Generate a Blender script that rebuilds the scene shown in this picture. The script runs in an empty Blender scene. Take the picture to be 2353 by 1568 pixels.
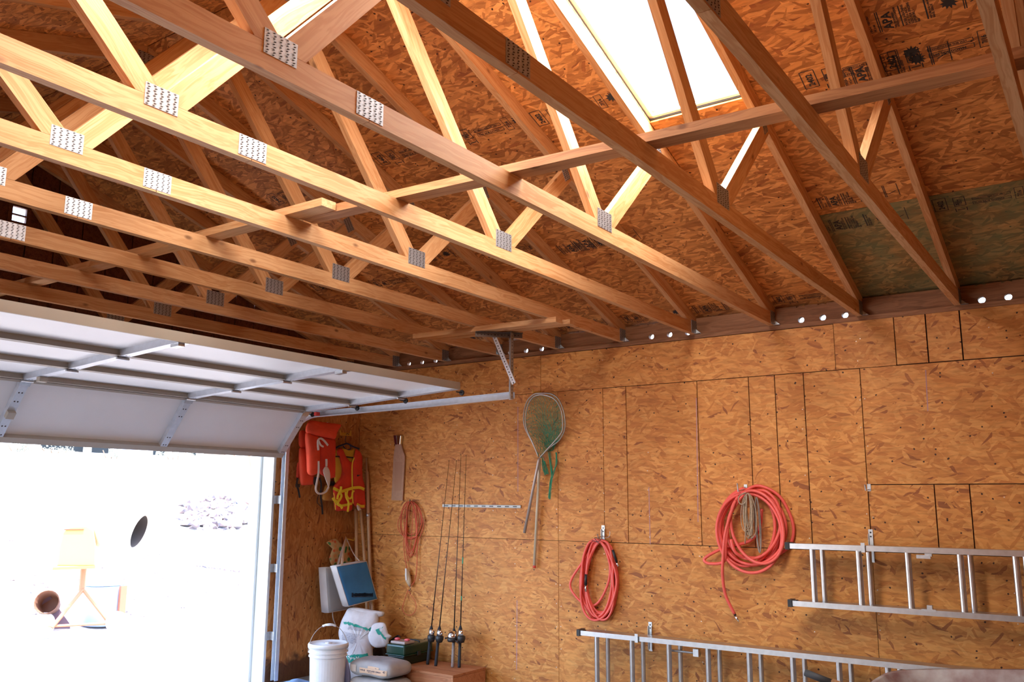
import bpy, bmesh, math, random
from mathutils import Vector as V, Matrix as Mx, Euler
random.seed(7)
SC = bpy.context.scene
COL = SC.collection
# ------------------------------------------------------------------ camera, sky, sun, large lights, exposure
CAM = V((6.1187, -6.1769, 1.5389)); ROT = Euler((1.7518, -0.0051, 0.6077)); F = 2003.2
cd = bpy.data.cameras.new('camera'); co = bpy.data.objects.new('camera', cd); COL.objects.link(co)
co.location = CAM; co.rotation_euler = ROT; cd.sensor_fit = 'HORIZONTAL'; cd.sensor_width = 36
cd.lens = F / 2353 * 36; cd.clip_start = .05; cd.clip_end = 400
SC.camera = co
SC.view_settings.view_transform = 'Standard'; SC.view_settings.look = 'None'
SC.view_settings.exposure = 1.62; SC.view_settings.gamma = 1; SC.view_settings.use_curve_mapping = False
w = bpy.data.worlds.new('sky'); SC.world = w; w.use_nodes = True
nt = w.node_tree; nt.nodes.clear()
o_ = nt.nodes.new('ShaderNodeOutputWorld'); b_ = nt.nodes.new('ShaderNodeBackground'); s_ = nt.nodes.new('ShaderNodeTexSky')
s_.sky_type = 'NISHITA'; s_.sun_disc = False; s_.sun_elevation = math.radians(76); s_.sun_rotation = math.radians(90); s_.air_density = 1; s_.dust_density = 2; s_.ozone_density = 1
nt.links.new(s_.outputs[0], b_.inputs[0]); nt.links.new(b_.outputs[0], o_.inputs[0]); b_.inputs[1].default_value = .70
def light(name, kind, loc, rot, energy, col, **k):
    l = bpy.data.lights.new(name, kind); l.energy = energy; l.color = col
    for a, b in k.items(): setattr(l, a, b)
    o = bpy.data.objects.new(name, l); COL.objects.link(o); o.location = loc; o.rotation_euler = rot; return o
light('sun', 'SUN', (0, 0, 20), (0, math.radians(13), math.radians(-12)), 6, (1, .96, .9), angle=math.radians(.6))
PITCH = math.atan(1 / 3)
# daylight of the two frosted skylights (same size and place as their panes)
light('skylight_daylight', 'AREA', (4.42, -2.62, 3.80), (-PITCH, 0, 0), 34, (1, .97, .93), shape='RECTANGLE', size=.53, size_y=1.26)
light('skylight_daylight', 'AREA', (3.81, -4.48, 3.80), (PITCH, 0, 0), 34, (1, .97, .93), shape='RECTANGLE', size=.53, size_y=1.26)
p = light('door_daylight_portal', 'AREA', (-.12, -3.5, 1.0), (0, math.radians(-90), 0), 1, (1, 1, 1), shape='RECTANGLE', size=1.95, size_y=4.9)
p.data.cycles.is_portal = True
p = light('added_opening_portal', 'AREA', (1.55, -7.33, 1.15), (math.radians(90), 0, 0), 1, (1, 1, 1), shape='RECTANGLE', size=1.7, size_y=2.2)  # portal of an unseen side opening, added to brighten the interior
p.data.cycles.is_portal = True
SC.cycles.use_denoising = True; SC.cycles.max_bounces = 8; SC.cycles.diffuse_bounces = 5; SC.cycles.glossy_bounces = 3
SC.cycles.transparent_max_bounces = 12; SC.cycles.sample_clamp_indirect = 12; SC.cycles.caustics_reflective = False; SC.cycles.caustics_refractive = False

# ------------------------------------------------------------------ rays of the photograph onto real planes
RM = ROT.to_matrix()
def ray(u, v): return RM @ V(((u - 1176.5) / F, (784 - v) / F, -1))
def onX(u, v, x): d = ray(u, v); return CAM + d * ((x - CAM.x) / d.x)
def onY(u, v, y): d = ray(u, v); return CAM + d * ((y - CAM.y) / d.y)
def onZ(u, v, z): d = ray(u, v); return CAM + d * ((z - CAM.z) / d.z)
def onP(u, v, p0, n): d = ray(u, v); return CAM + d * ((V(p0) - CAM).dot(n) / d.dot(n))
def onRoof(u, v, z0=2.944, s=1 / 3):
    d = ray(u, v); return CAM + d * ((z0 - s * CAM.y - CAM.z) / (d.z + s * d.y))

# ------------------------------------------------------------------ mesh helpers
class MB:
    def __init__(s): s.v = []; s.f = []; s.m = []
    def add(s, vs, fs, mi=0):
        k = len(s.v); s.v += [V(p) for p in vs]; s.f += [[i + k for i in f] for f in fs]; s.m += [mi] * len(fs); return s
    def box(s, c, d, rot=None, mi=0):
        hx, hy, hz = d[0] / 2, d[1] / 2, d[2] / 2
        P = [V((x, y, z)) for x in (-hx, hx) for y in (-hy, hy) for z in (-hz, hz)]
        if rot is not None: P = [rot @ q for q in P]
        return s.add([q + V(c) for q in P], [(0, 1, 3, 2), (4, 6, 7, 5), (0, 4, 5, 1), (2, 3, 7, 6), (0, 2, 6, 4), (1, 5, 7, 3)], mi)
    def bb(s, a, b, mi=0):
        a, b = V(a), V(b); return s.box((a + b) / 2, [abs(q) for q in (b - a)], None, mi)
    def beam(s, a, b, w, h, up=(0, 0, 1), mi=0):
        a, b = V(a), V(b); x = (b - a); L = x.length; x.normalize(); y = V(up).cross(x)
        if y.length < 1e-4: y = V((0, 1, 0)).cross(x)
        y.normalize(); z = x.cross(y)
        return s.box((a + b) / 2, (L, w, h), Mx((x, y, z)).transposed(), mi)
    def tube(s, pts, r, n=8, closed=False, cap=True, mi=0):
        pts = [V(q) for q in pts]; N = len(pts); k = len(s.v); up = None
        rr = r if isinstance(r, (list, tuple)) else [r] * N
        for i, q in enumerate(pts):
            t = (pts[(i + 1) % N] - pts[i - 1]) if closed else (pts[min(i + 1, N - 1)] - pts[max(i - 1, 0)])
            if t.length < 1e-9: t = V((0, 0, 1))
            t.normalize()
            if up is None: up = t.orthogonal()
            up = up - t * up.dot(t)
            if up.length < 1e-6: up = t.orthogonal()
            up.normalize(); w_ = t.cross(up)
            for j in range(n):
                a = 2 * math.pi * j / n; s.v.append(q + (up * math.cos(a) + w_ * math.sin(a)) * rr[i])
        M_ = N if closed else N - 1
        for i in range(M_):
            for j in range(n):
                a = k + i * n + j; b = k + i * n + (j + 1) % n; i2 = (i + 1) % N
                s.f.append([a, b, k + i2 * n + (j + 1) % n, k + i2 * n + j]); s.m.append(mi)
        if cap and not closed:
            s.f.append([k + j for j in range(n)][::-1]); s.f.append([k + (N - 1) * n + j for j in range(n)]); s.m += [mi, mi]
        return s
    def lathe(s, prof, c=(0, 0, 0), n=24, rot=None, mi=0, cap=True):
        k = len(s.v)
        for r, z in prof:
            for j in range(n):
                a = 2 * math.pi * j / n; q = V((r * math.cos(a), r * math.sin(a), z))
                if rot is not None: q = rot @ q
                s.v.append(q + V(c))
        for i in range(len(prof) - 1):
            for j in range(n):
                s.f.append([k + i * n + j, k + i * n + (j + 1) % n, k + (i + 1) * n + (j + 1) % n, k + (i + 1) * n + j]); s.m.append(mi)
        if cap:
            s.f.append([k + j for j in range(n)][::-1]); s.f.append([k + (len(prof) - 1) * n + j for j in range(n)]); s.m += [mi, mi]
        return s
    def prism(s, poly, d, mi=0):
        N = len(poly); poly = [V(q) for q in poly]; d = V(d)
        return s.add(poly + [q + d for q in poly], [list(range(N))[::-1], list(range(N, 2 * N))] + [[i, (i + 1) % N, N + (i + 1) % N, N + i] for i in range(N)], mi)
    def puff(s, out, n, T, back=.35, rings=6, sub=3, mi=0, wob=0.0, seed=1, rnd=.8):
        # cushion-like body over a closed outline (star-shaped), bulging T along n and back*T behind
        out = [V(q) for q in out]; n = V(n).normalized(); N0 = len(out); O = []
        for i in range(N0):
            p0, p1, p2, p3 = out[i - 1], out[i], out[(i + 1) % N0], out[(i + 2) % N0]
            for j in range(sub):
                t = j / sub
                a = p1 + (p2 - p1) * t
                c_ = .5 * ((2 * p1) + (p2 - p0) * t + (2 * p0 - 5 * p1 + 4 * p2 - p3) * t * t + (3 * p1 - p0 - 3 * p2 + p3) * t ** 3)
                O.append(a.lerp(c_, rnd))
        N = len(O); c = sum(O, V()) / N; k = len(s.v); R_ = random.Random(seed)
        fr = [math.cos(i / rings * math.pi / 2) for i in range(rings)]
        for side in (1, -back):
            for i in range(1 if side < 0 else 0, rings):
                h = T * (math.sin(i / rings * math.pi / 2)) ** .6
                for q in O:
                    s.v.append(c + (q - c) * fr[i] + n * (h * side + R_.uniform(-wob, wob) * (1 if i else 0)))
            s.v.append(c + n * T * side)
        cf = k + rings * N; kb = cf + 1; cb = kb + (rings - 1) * N
        for i in range(rings - 1):
            for j in range(N):
                s.f.append([k + i * N + j, k + i * N + (j + 1) % N, k + (i + 1) * N + (j + 1) % N, k + (i + 1) * N + j]); s.m.append(mi)
        for j in range(N): s.f.append([k + (rings - 1) * N + j, k + (rings - 1) * N + (j + 1) % N, cf]); s.m.append(mi)
        def b(i, j): return k + j % N if i == 0 else kb + (i - 1) * N + j % N
        for i in range(rings - 1):
            for j in range(N): s.f.append([b(i, j + 1), b(i, j), b(i + 1, j), b(i + 1, j + 1)]); s.m.append(mi)
        for j in range(N): s.f.append([b(rings - 1, j + 1), b(rings - 1, j), cb]); s.m.append(mi)
        return s
    def mesh(s, name, mats, off=V(), smooth=False):
        me = bpy.data.meshes.new(name); me.from_pydata([q - off for q in s.v], [], s.f)
        for m in (mats if isinstance(mats, (list, tuple)) else [mats]): me.materials.append(m)
        me.polygons.foreach_set('material_index', s.m)
        if smooth: me.polygons.foreach_set('use_smooth', [True] * len(s.f))
        me.update(); return me
def fixn(me):
    bm = bmesh.new(); bm.from_mesh(me); bmesh.ops.recalc_face_normals(bm, faces=bm.faces); bm.to_mesh(me); bm.free()
def worldloc(o): return o.matrix_world.translation if o is None else V(o.get('_w', (0, 0, 0)))
def obj(name, mb, mats, parent=None, smooth=False, loc=None, label=None, kind=None, auto=None):
    base = V(parent['_w']) if parent is not None else V()
    L = V(loc) if loc is not None else base
    me = mb.mesh(name, mats, L, smooth); fixn(me)
    o = bpy.data.objects.new(name, me); COL.objects.link(o)
    if parent is not None: o.parent = parent
    o.location = L - base; o['_w'] = tuple(L)
    if label: o['label'] = label
    if kind: o['kind'] = kind
    if auto: bv = o.modifiers.new('b', 'BEVEL'); bv.width = auto; bv.segments = 2; bv.limit_method = 'ANGLE'
    return o
def tag(o, label=None, cat=None, group=None, kind=None):
    if label: o['label'] = label
    if cat: o['category'] = cat
    if group: o['group'] = group
    if kind: o['kind'] = kind
    return o
def thing(name, loc, label, cat, group=None):
    o = bpy.data.objects.new(name, None); COL.objects.link(o); o.location = loc; o['_w'] = tuple(loc); o.empty_display_size = .1
    return tag(o, label, cat, group)
def struct(name, loc=(0, 0, 0)):
    o = bpy.data.objects.new(name, None); COL.objects.link(o); o.location = loc; o['_w'] = tuple(loc); o['kind'] = 'structure'; return o
def member(name, a, b, w, h, up, mat, parent, ext=(0, 0)):
    # straight timber with its own length axis as local X (grain follows it)
    a, b = V(a), V(b); x = (b - a); L = x.length; x.normalize(); y = V(up).cross(x).normalized(); z = x.cross(y)
    mb = MB(); mb.bb((-ext[0], -w / 2, -h / 2), (L + ext[1], w / 2, h / 2))
    me = mb.mesh(name, mat); fixn(me); o = bpy.data.objects.new(name, me); COL.objects.link(o)
    base = V(parent['_w']) if parent is not None else V(); o.parent = parent
    m = Mx((x, y, z)).transposed().to_4x4(); m.translation = a - base; o.matrix_local = m; o['_w'] = tuple(a); return o
def clip(poly, a, b, c):   # keep a*s+b*z>=c
    out = []
    for i in range(len(poly)):
        p, q = poly[i], poly[(i + 1) % len(poly)]; dp = a * p[0] + b * p[1] - c; dq = a * q[0] + b * q[1] - c
        if dp >= 0: out.append(p)
        if dp * dq < 0: t = dp / (dp - dq); out.append((p[0] + (q[0] - p[0]) * t, p[1] + (q[1] - p[1]) * t))
    return out
def arc(c, r, a0, a1, n, ax=V((1, 0, 0)), ay=V((0, 0, 1))):
    return [V(c) + ax * r * math.cos(a0 + (a1 - a0) * i / (n - 1)) + ay * r * math.sin(a0 + (a1 - a0) * i / (n - 1)) for i in range(n)]
def smoothpath(pts, sub=6, closed=False):
    pts = [V(q) for q in pts]; N = len(pts); out = []
    for i in range(N if closed else N - 1):
        g = (lambda k: pts[k % N]) if closed else (lambda k: pts[min(max(k, 0), N - 1)])
        p0, p1, p2, p3 = g(i - 1), g(i), g(i + 1), g(i + 2)
        for j in range(sub):
            t = j / sub
            out.append(.5 * ((2 * p1) + (p2 - p0) * t + (2 * p0 - 5 * p1 + 4 * p2 - p3) * t * t + (3 * p1 - p0 - 3 * p2 + p3) * t ** 3))
    if not closed: out.append(pts[-1])
    return out

# ------------------------------------------------------------------ materials
def mat(name, col, rough=.6, metal=0, spec=.5, noise=None, bump=0, trans=0, alpha=None):
    m = bpy.data.materials.new(name); m.use_nodes = True; t = m.node_tree; b = t.nodes['Principled BSDF']
    b.inputs['Base Color'].default_value = (*col, 1); b.inputs['Roughness'].default_value = rough; b.inputs['Metallic'].default_value = metal
    b.inputs['Specular IOR Level'].default_value = spec
    if noise:
        sc, amt = noise[0], noise[1]
        tc = t.nodes.new('ShaderNodeTexCoord'); n = t.nodes.new('ShaderNodeTexNoise'); n.inputs['Scale'].default_value = sc; n.inputs['Detail'].default_value = 5
        t.links.new(tc.outputs['Object'], n.inputs['Vector'])
        r = t.nodes.new('ShaderNodeValToRGB'); t.links.new(n.outputs[0], r.inputs[0])
        r.color_ramp.elements[0].position = .3; r.color_ramp.elements[1].position = .7
        c2 = noise[2] if len(noise) > 2 else tuple(c * (1 - amt) for c in col)
        r.color_ramp.elements[0].color = (*c2, 1); r.color_ramp.elements[1].color = (*col, 1)
        t.links.new(r.outputs[0], b.inputs['Base Color'])
        if bump:
            bp = t.nodes.new('ShaderNodeBump'); bp.inputs['Strength'].default_value = bump; bp.inputs['Distance'].default_value = .004
            t.links.new(n.outputs[0], bp.inputs['Height']); t.links.new(bp.outputs[0], b.inputs['Normal'])
    return m
class NT:
    def __init__(s, name, rough=.7):
        s.m = bpy.data.materials.new(name); s.m.use_nodes = True; s.t = s.m.node_tree; s.b = s.t.nodes['Principled BSDF']; s.b.inputs['Roughness'].default_value = rough
    def n(s, ty, **k):
        x = s.t.nodes.new(ty)
        for a, b in k.items():
            if a.startswith('i_'): x.inputs[a[2:].replace('_', ' ')].default_value = b
            else: setattr(x, a, b)
        return x
    def l(s, a, b): s.t.links.new(a, b)
    def math(s, op, a, b=None, c=None):
        x = s.n('ShaderNodeMath', operation=op)
        for i, q in enumerate((a, b, c)):
            if q is None: continue
            if isinstance(q, (int, float)): x.inputs[i].default_value = q
            else: s.l(q, x.inputs[i])
        return x.outputs[0]
    def mix(s, f, a, b, mode='MIX'):
        x = s.n('ShaderNodeMix', data_type='RGBA', blend_type=mode)
        for i, q in ((0, f), (6, a), (7, b)):
            if isinstance(q, (int, float)): x.inputs[i].default_value = q
            elif isinstance(q, tuple): x.inputs[i].default_value = (*q, 1)
            else: s.l(q, x.inputs[i])
        return x.outputs[2]
    def ramp(s, f, stops, interp='LINEAR'):
        r = s.n('ShaderNodeValToRGB'); r.color_ramp.interpolation = interp; e = r.color_ramp.elements
        while len(e) < len(stops): e.new(.5)
        for i, (p_, c) in enumerate(stops): e[i].position = p_; e[i].color = (*c, 1)
        s.l(f, r.inputs[0]); return r.outputs[0]
def osb(name, tint=(1, 1, 1), green=0, vertical=False, dirt=False, val=1.0, con=0):
    g = NT(name, .55); g.b.inputs['Specular IOR Level'].default_value = .35
    tc = g.n('ShaderNodeTexCoord'); oi = g.n('ShaderNodeObjectInfo')
    off = g.n('ShaderNodeVectorMath', operation='SCALE'); cmb = g.n('ShaderNodeCombineXYZ'); g.l(oi.outputs['Random'], cmb.inputs[0]); g.l(g.math('MULTIPLY', oi.outputs['Random'], 7.3), cmb.inputs[1])
    g.l(cmb.outputs[0], off.inputs[0]); off.inputs[3].default_value = 23
    add = g.n('ShaderNodeVectorMath', operation='ADD'); g.l(tc.outputs['Object'], add.inputs[0]); g.l(off.outputs[0], add.inputs[1])
    nz = g.n('ShaderNodeTexNoise', i_Scale=9.0, i_Detail=2.0); g.l(add.outputs[0], nz.inputs['Vector'])
    sub = g.n('ShaderNodeVectorMath', operation='SUBTRACT'); g.l(nz.outputs['Color'], sub.inputs[0]); sub.inputs[1].default_value = (.5, .5, .5)
    sc = g.n('ShaderNodeVectorMath', operation='SCALE'); g.l(sub.outputs[0], sc.inputs[0]); sc.inputs[3].default_value = .035
    pos = g.n('ShaderNodeVectorMath', operation='ADD'); g.l(add.outputs[0], pos.inputs[0]); g.l(sc.outputs[0], pos.inputs[1])
    def layer(ang, sx, sy, o):
        mp = g.n('ShaderNodeMapping', vector_type='POINT'); mp.inputs['Rotation'].default_value = (0, 0, math.radians(ang + (90 if vertical else 0)))
        mp.inputs['Location'].default_value = (o, o * .7, 0)
        g.l(pos.outputs[0], mp.inputs['Vector'])
        m2 = g.n('ShaderNodeVectorMath', operation='MULTIPLY'); g.l(mp.outputs[0], m2.inputs[0]); m2.inputs[1].default_value = (sx, sy, 0)
        v = g.n('ShaderNodeTexVoronoi', voronoi_dimensions='2D', feature='F1', i_Scale=1.0); g.l(m2.outputs[0], v.inputs['Vector'])
        sp = g.n('ShaderNodeSeparateColor'); g.l(v.outputs['Color'], sp.inputs[0])
        return sp.outputs[0], sp.outputs[1], v.outputs['Distance']
    L = [layer(4, 11, 54, 0), layer(-20, 10.5, 60, 3.1), layer(22, 11, 50, 7.7), layer(55, 15, 56, 1.3), layer(-50, 15, 62, 5.1), layer(8, 9, 36, 9.9)]
    val_ = L[0][0]
    for k, th in ((1, .6), (2, .66), (5, .7), (3, .88), (4, .9)):
        msk = g.math('GREATER_THAN', L[k][1], th)
        x = g.n('ShaderNodeMix', data_type='FLOAT'); g.l(msk, x.inputs[0]); g.l(val_, x.inputs[2]); g.l(L[k][0], x.inputs[3]); val_ = x.outputs[0]
    lo = lambda c: tuple(q * (1 - con * .45) for q in c); hi = lambda c: tuple(q * (1 + con * .25) for q in c)
    col = g.ramp(val_, [(0, (.27, .095, .031)), (.022, (.36, .135, .04)), (.04, lo((.46, .185, .052))), (.3, lo((.525, .23, .066))), (.6, (.585, .275, .082)), (1, hi((.66, .345, .118)))])
    st = g.n('ShaderNodeTexNoise', i_Scale=60.0, i_Detail=3.0); m3 = g.n('ShaderNodeVectorMath', operation='MULTIPLY'); g.l(pos.outputs[0], m3.inputs[0]); m3.inputs[1].default_value = (1, .18, 1) if vertical else (.18, 1, 1); g.l(m3.outputs[0], st.inputs['Vector'])
    col = g.mix(.5, col, g.ramp(st.outputs[0], [(.3, (.55, .5, .45)), (.55, (1, 1, 1)), (.8, (1.15, 1.2, 1.2))]), 'MULTIPLY')
    sv = g.n('ShaderNodeTexVoronoi', voronoi_dimensions='2D', i_Scale=15.0); g.l(pos.outputs[0], sv.inputs['Vector'])
    spk = g.math('LESS_THAN', sv.outputs['Distance'], .085); ss = g.n('ShaderNodeSeparateColor'); g.l(sv.outputs['Color'], ss.inputs[0])
    spk = g.math('MULTIPLY', spk, g.math('GREATER_THAN', ss.outputs[0], .86))
    col = g.mix(spk, col, (.05, .018, .008))
    big = g.n('ShaderNodeTexNoise', i_Scale=1.6, i_Detail=3.0); g.l(add.outputs[0], big.inputs['Vector'])
    col = g.mix(.6, col, g.ramp(big.outputs[0], [(.35, (.82, .78, .72)), (.65, (1.06, 1.05, 1.05))]), 'MULTIPLY')
    if green:
        gn = g.n('ShaderNodeTexNoise', i_Scale=6.0, i_Detail=4.0); g.l(pos.outputs[0], gn.inputs['Vector'])
        fac = g.ramp(gn.outputs[0], [(.35, (.5,) * 3), (.62, (1,) * 3)])
        col = g.mix(g.math('MULTIPLY', fac, green), col, (.13, .20, .10))
    col = g.mix(1.0, col, tuple(q * val for q in tint), 'MULTIPLY')
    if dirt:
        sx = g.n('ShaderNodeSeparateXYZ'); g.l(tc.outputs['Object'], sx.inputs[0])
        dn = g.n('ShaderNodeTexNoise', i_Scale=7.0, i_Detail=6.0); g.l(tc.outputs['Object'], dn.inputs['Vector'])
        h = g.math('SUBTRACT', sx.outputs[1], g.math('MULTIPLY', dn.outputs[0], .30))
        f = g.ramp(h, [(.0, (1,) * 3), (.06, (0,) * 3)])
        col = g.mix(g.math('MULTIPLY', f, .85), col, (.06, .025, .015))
    g.l(col, g.b.inputs['Base Color'])
    bp = g.n('ShaderNodeBump', i_Strength=.35, i_Distance=.002); g.l(val_, bp.inputs['Height']); g.l(bp.outputs[0], g.b.inputs['Normal'])
    return g.m
def lumber(name, c0, c1, knot=.5):
    g = NT(name, .6); g.b.inputs['Specular IOR Level'].default_value = .3
    tc = g.n('ShaderNodeTexCoord'); oi = g.n('ShaderNodeObjectInfo'); cmb = g.n('ShaderNodeCombineXYZ')
    for i, k in enumerate((31., 17., 11.)): g.l(g.math('MULTIPLY', oi.outputs['Random'], k), cmb.inputs[i])
    add = g.n('ShaderNodeVectorMath', operation='ADD'); g.l(tc.outputs['Object'], add.inputs[0]); g.l(cmb.outputs[0], add.inputs[1])
    dn = g.n('ShaderNodeTexNoise', i_Scale=2.2, i_Detail=2.0); g.l(add.outputs[0], dn.inputs['Vector'])
    m = g.n('ShaderNodeVectorMath', operation='MULTIPLY'); g.l(add.outputs[0], m.inputs[0]); m.inputs[1].default_value = (.8, 30, 30)
    a2 = g.n('ShaderNodeVectorMath', operation='ADD'); g.l(m.outputs[0], a2.inputs[0]); sc = g.n('ShaderNodeVectorMath', operation='SCALE'); g.l(dn.outputs['Color'], sc.inputs[0]); sc.inputs[3].default_value = 2.0; g.l(sc.outputs[0], a2.inputs[1])
    n1 = g.n('ShaderNodeTexNoise', i_Scale=1.0, i_Detail=4.0); g.l(a2.outputs[0], n1.inputs['Vector'])
    wv = g.math('SINE', g.math('MULTIPLY', n1.outputs[0], 42.0)); wv = g.math('MULTIPLY_ADD', wv, .5, .5)
    f = g.math('ADD', g.math('MULTIPLY', n1.outputs[0], .75), g.math('MULTIPLY', wv, .22))
    col = g.ramp(f, [(.3, c1), (.62, c0)])
    tn = g.math('MULTIPLY_ADD', oi.outputs['Random'], .22, .87)
    cc = g.n('ShaderNodeCombineColor'); g.l(tn, cc.inputs[0]); g.l(g.math('POWER', tn, 1.4), cc.inputs[1]); g.l(g.math('POWER', tn, 1.9), cc.inputs[2])
    col = g.mix(1.0, col, cc.outputs[0], 'MULTIPLY')
    kv = g.n('ShaderNodeTexVoronoi', i_Scale=1.0); mk = g.n('ShaderNodeVectorMath', operation='MULTIPLY'); g.l(add.outputs[0], mk.inputs[0]); mk.inputs[1].default_value = (4.5, 9, 9); g.l(mk.outputs[0], kv.inputs['Vector'])
    ks = g.n('ShaderNodeSeparateColor'); g.l(kv.outputs['Color'], ks.inputs[0])
    kf = g.math('MULTIPLY', g.ramp(kv.outputs['Distance'], [(.05, (1,) * 3), (.13, (0,) * 3)]), g.math('GREATER_THAN', ks.outputs[0], 1 - knot))
    col = g.mix(g.math('MULTIPLY', kf, .75), col, (.16, .055, .02))
    g.l(col, g.b.inputs['Base Color'])
    return g.m
OSB = osb('strand_board_wall', val=1.05, con=-.02, tint=(1.08, .985, .80))
OSBF = osb('strand_board_front', vertical=True, val=.92, tint=(1, .9, .82))
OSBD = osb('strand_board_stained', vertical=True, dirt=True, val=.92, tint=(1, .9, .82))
OSBR = osb('strand_board_roof', val=1.22, tint=(1, .90, .84), con=.5)
OSBG = osb('strand_board_green', green=.72, val=1.0, con=.8)
LUM = lumber('pine_lumber', (.67, .385, .185), (.53, .25, .095))
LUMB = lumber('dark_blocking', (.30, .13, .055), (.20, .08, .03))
LUMD = lumber('aged_lumber', (.50, .24, .10), (.36, .15, .06))
WHITEP = mat('white_enamel', (.86, .86, .86), .45, noise=(3, .05))
GALV = mat('galvanised_steel', (.62, .64, .66), .38, .9, noise=(40, .2))
GALVP = mat('punched_steel', (.50, .51, .54), .42, .75, noise=(60, .25))
HOLE = mat('punched_hole', (.05, .035, .03), .9)
ALU = mat('mill_aluminium', (.60, .60, .61), .32, .92, noise=(25, .15))
DARKM = mat('dark_metal', (.06, .06, .065), .45, .6)
CHROME = mat('chrome', (.85, .85, .86), .12, 1)
BLACK = mat('black_plastic', (.018, .018, .02), .45)
RUBBER = mat('black_rubber', (.03, .03, .032), .7)
CONC = mat('concrete', (.30, .28, .26), .85, noise=(7, .2), bump=.3)
RED = mat('red_hose', (.84, .125, .10), .42)
CORD = mat('orange_cord', (.66, .12, .05), .5)
ROPE = mat('beige_rope', (.52, .40, .28), .9, noise=(90, .35), bump=.6)
WHITE = mat('white_plastic', (.80, .80, .80), .4, noise=(5, .06))
INK = mat('black_ink', (.03, .028, .03), .7)

# ------------------------------------------------------------------ the floor and the ground outside
fl = MB(); fl.bb((-.16, -7.3, -.14), (9.0, .12, 0)); tag(obj('floor', fl, CONC), kind='structure')
def gz(x, y):
    d = max(0, -x - 3.6); z = .118 * d - .05
    if x > -2.6: z = -.05 + .0 * x
    z += .10 * math.sin(x * .35 + y * .21) * min(1, d / 8) + .05 * math.sin(y * .9 + x * .7) * min(1, d / 8)
    return z
mb = MB(); nx, ny = 90, 90
xs = [-.16 - 70 * (i / (nx - 1)) ** 2 for i in range(nx)]; ys = [-60 + 160 * j / (ny - 1) for j in range(ny)]
mb.add([(x, y, gz(x, y) if x < -.2 else -.06) for x in xs for y in ys], [(i * ny + j, (i + 1) * ny + j, (i + 1) * ny + j + 1, i * ny + j + 1) for i in range(nx - 1) for j in range(ny - 1)])
GRAV = mat('pale_gravel', (.42, .375, .35), .95, noise=(38, .35), bump=.6)
tag(obj('ground', mb, GRAV, smooth=True), kind='structure')

# ------------------------------------------------------------------ long wall of strand board (right side of the picture)
wall = struct('wall_right')
mb = MB(); mb.bb((-.14, .0145, 0), (9.0, .12, 2.768)); obj('wall_core', mb, mat('dark_cavity', (.035, .02, .014), .9), wall)
def sheet_mesh(name, w_, h_, t, m, gap=.0015):
    b = MB(); b.bb((gap, gap, 0), (w_ - gap, h_ - gap, t)); me = b.mesh(name, m); fixn(me); return me
def sheet(parent, org, ax, ay, w_, h_, t, m, name='strand_board', gap=.0018, label=None):
    az = V(ax).cross(V(ay)); o = bpy.data.objects.new(name, sheet_mesh(name, w_, h_, t, m, gap)); COL.objects.link(o)
    M_ = Mx((V(ax), V(ay), az)).transposed().to_4x4(); M_.translation = V(org) - V(parent['_w']); o.parent = parent; o.matrix_local = M_; o['_w'] = tuple(org)
    if label: o['label'] = label
    return o
XA, XB = 2.2836, 4.7038
TOP = 2.768
R1 = [0, XA, XB, 7.14, 9.0]
for a, b in zip(R1, R1[1:]): sheet(wall, (a, .012, 0), (1, 0, 0), (0, 0, 1), b - a, 1.219, .012, OSB)
R2 = [0, XA, 2.711, 2.921, 3.522, 3.923, 4.116, 4.321, XB]
for a, b in zip(R2, R2[1:]): sheet(wall, (a, .012, 1.219), (1, 0, 0), (0, 0, 1), b - a, 1.219, .012, OSB, gap=.0032 if a > 2.5 else .0018)
sheet(wall, (XB, .012, 1.655), (1, 0, 0), (0, 0, 1), 7.14 - XB, .783, .012, OSB, gap=.0022)
for a, b in ((XB, 5.108), (5.108, 5.31), (5.31, 7.14)): sheet(wall, (a, .012, 1.219), (1, 0, 0), (0, 0, 1), b - a, .436, .012, OSB, gap=.0035)
sheet(wall, (7.14, .012, 1.219), (1, 0, 0), (0, 0, 1), 1.86, 1.219, .012, OSB)
R3 = [0, 2.116, 4.547, 4.94, 5.137, 5.34, 7.78, 9.0]
for a, b in zip(R3, R3[1:]): sheet(wall, (a, .010, 2.438), (1, 0, 0), (0, 0, 1), b - a, TOP - 2.438 - (.006 if a < 4.5 else 0), .012, OSB, gap=.0042 if 4.6 < a < 5.37 else .0018)
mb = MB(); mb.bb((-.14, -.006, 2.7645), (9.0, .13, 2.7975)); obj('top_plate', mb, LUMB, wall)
CH = mat('chalk', (.44, .25, .28), .9)
for u0, v0, u1, v1 in ((1491, 1120, 1494, 1252), (1600, 915, 1604, 1200), (1190, 935, 1190, 1130), (1188, 1380, 1187, 1540), (2127, 850, 2132, 945)):
    a, b = onY(u0, v0, -.0006), onY(u1, v1, -.0006); mb = MB(); mb.beam(a, b, .0006, .006, (1, 0, 0)); obj('chalk_line', mb, CH, wall)
# bright nail heads along the studs and seams (hundreds of tiny ones: one part)
mb = MB(); R_ = random.Random(3)
for x in (.41, .82, 1.22, 1.62, 1.86, 2.265, 2.302, 2.71, 3.10, 3.50, 4.30, 4.69, 4.72, 5.5):
    for z in [q * .15 + .1 for q in range(18)]:
        if R_.random() < .45: mb.lathe([(.0042, 0), (.003, .0018)], (x + R_.uniform(-.006, .006), -.0005, z + R_.uniform(-.03, .03)), 6, Euler((math.pi / 2, 0, 0)).to_matrix())
tag(obj('nail_heads', mb, mat('nail_steel', (.8, .74, .66), .35, .6), wall), kind='stuff')

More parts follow.
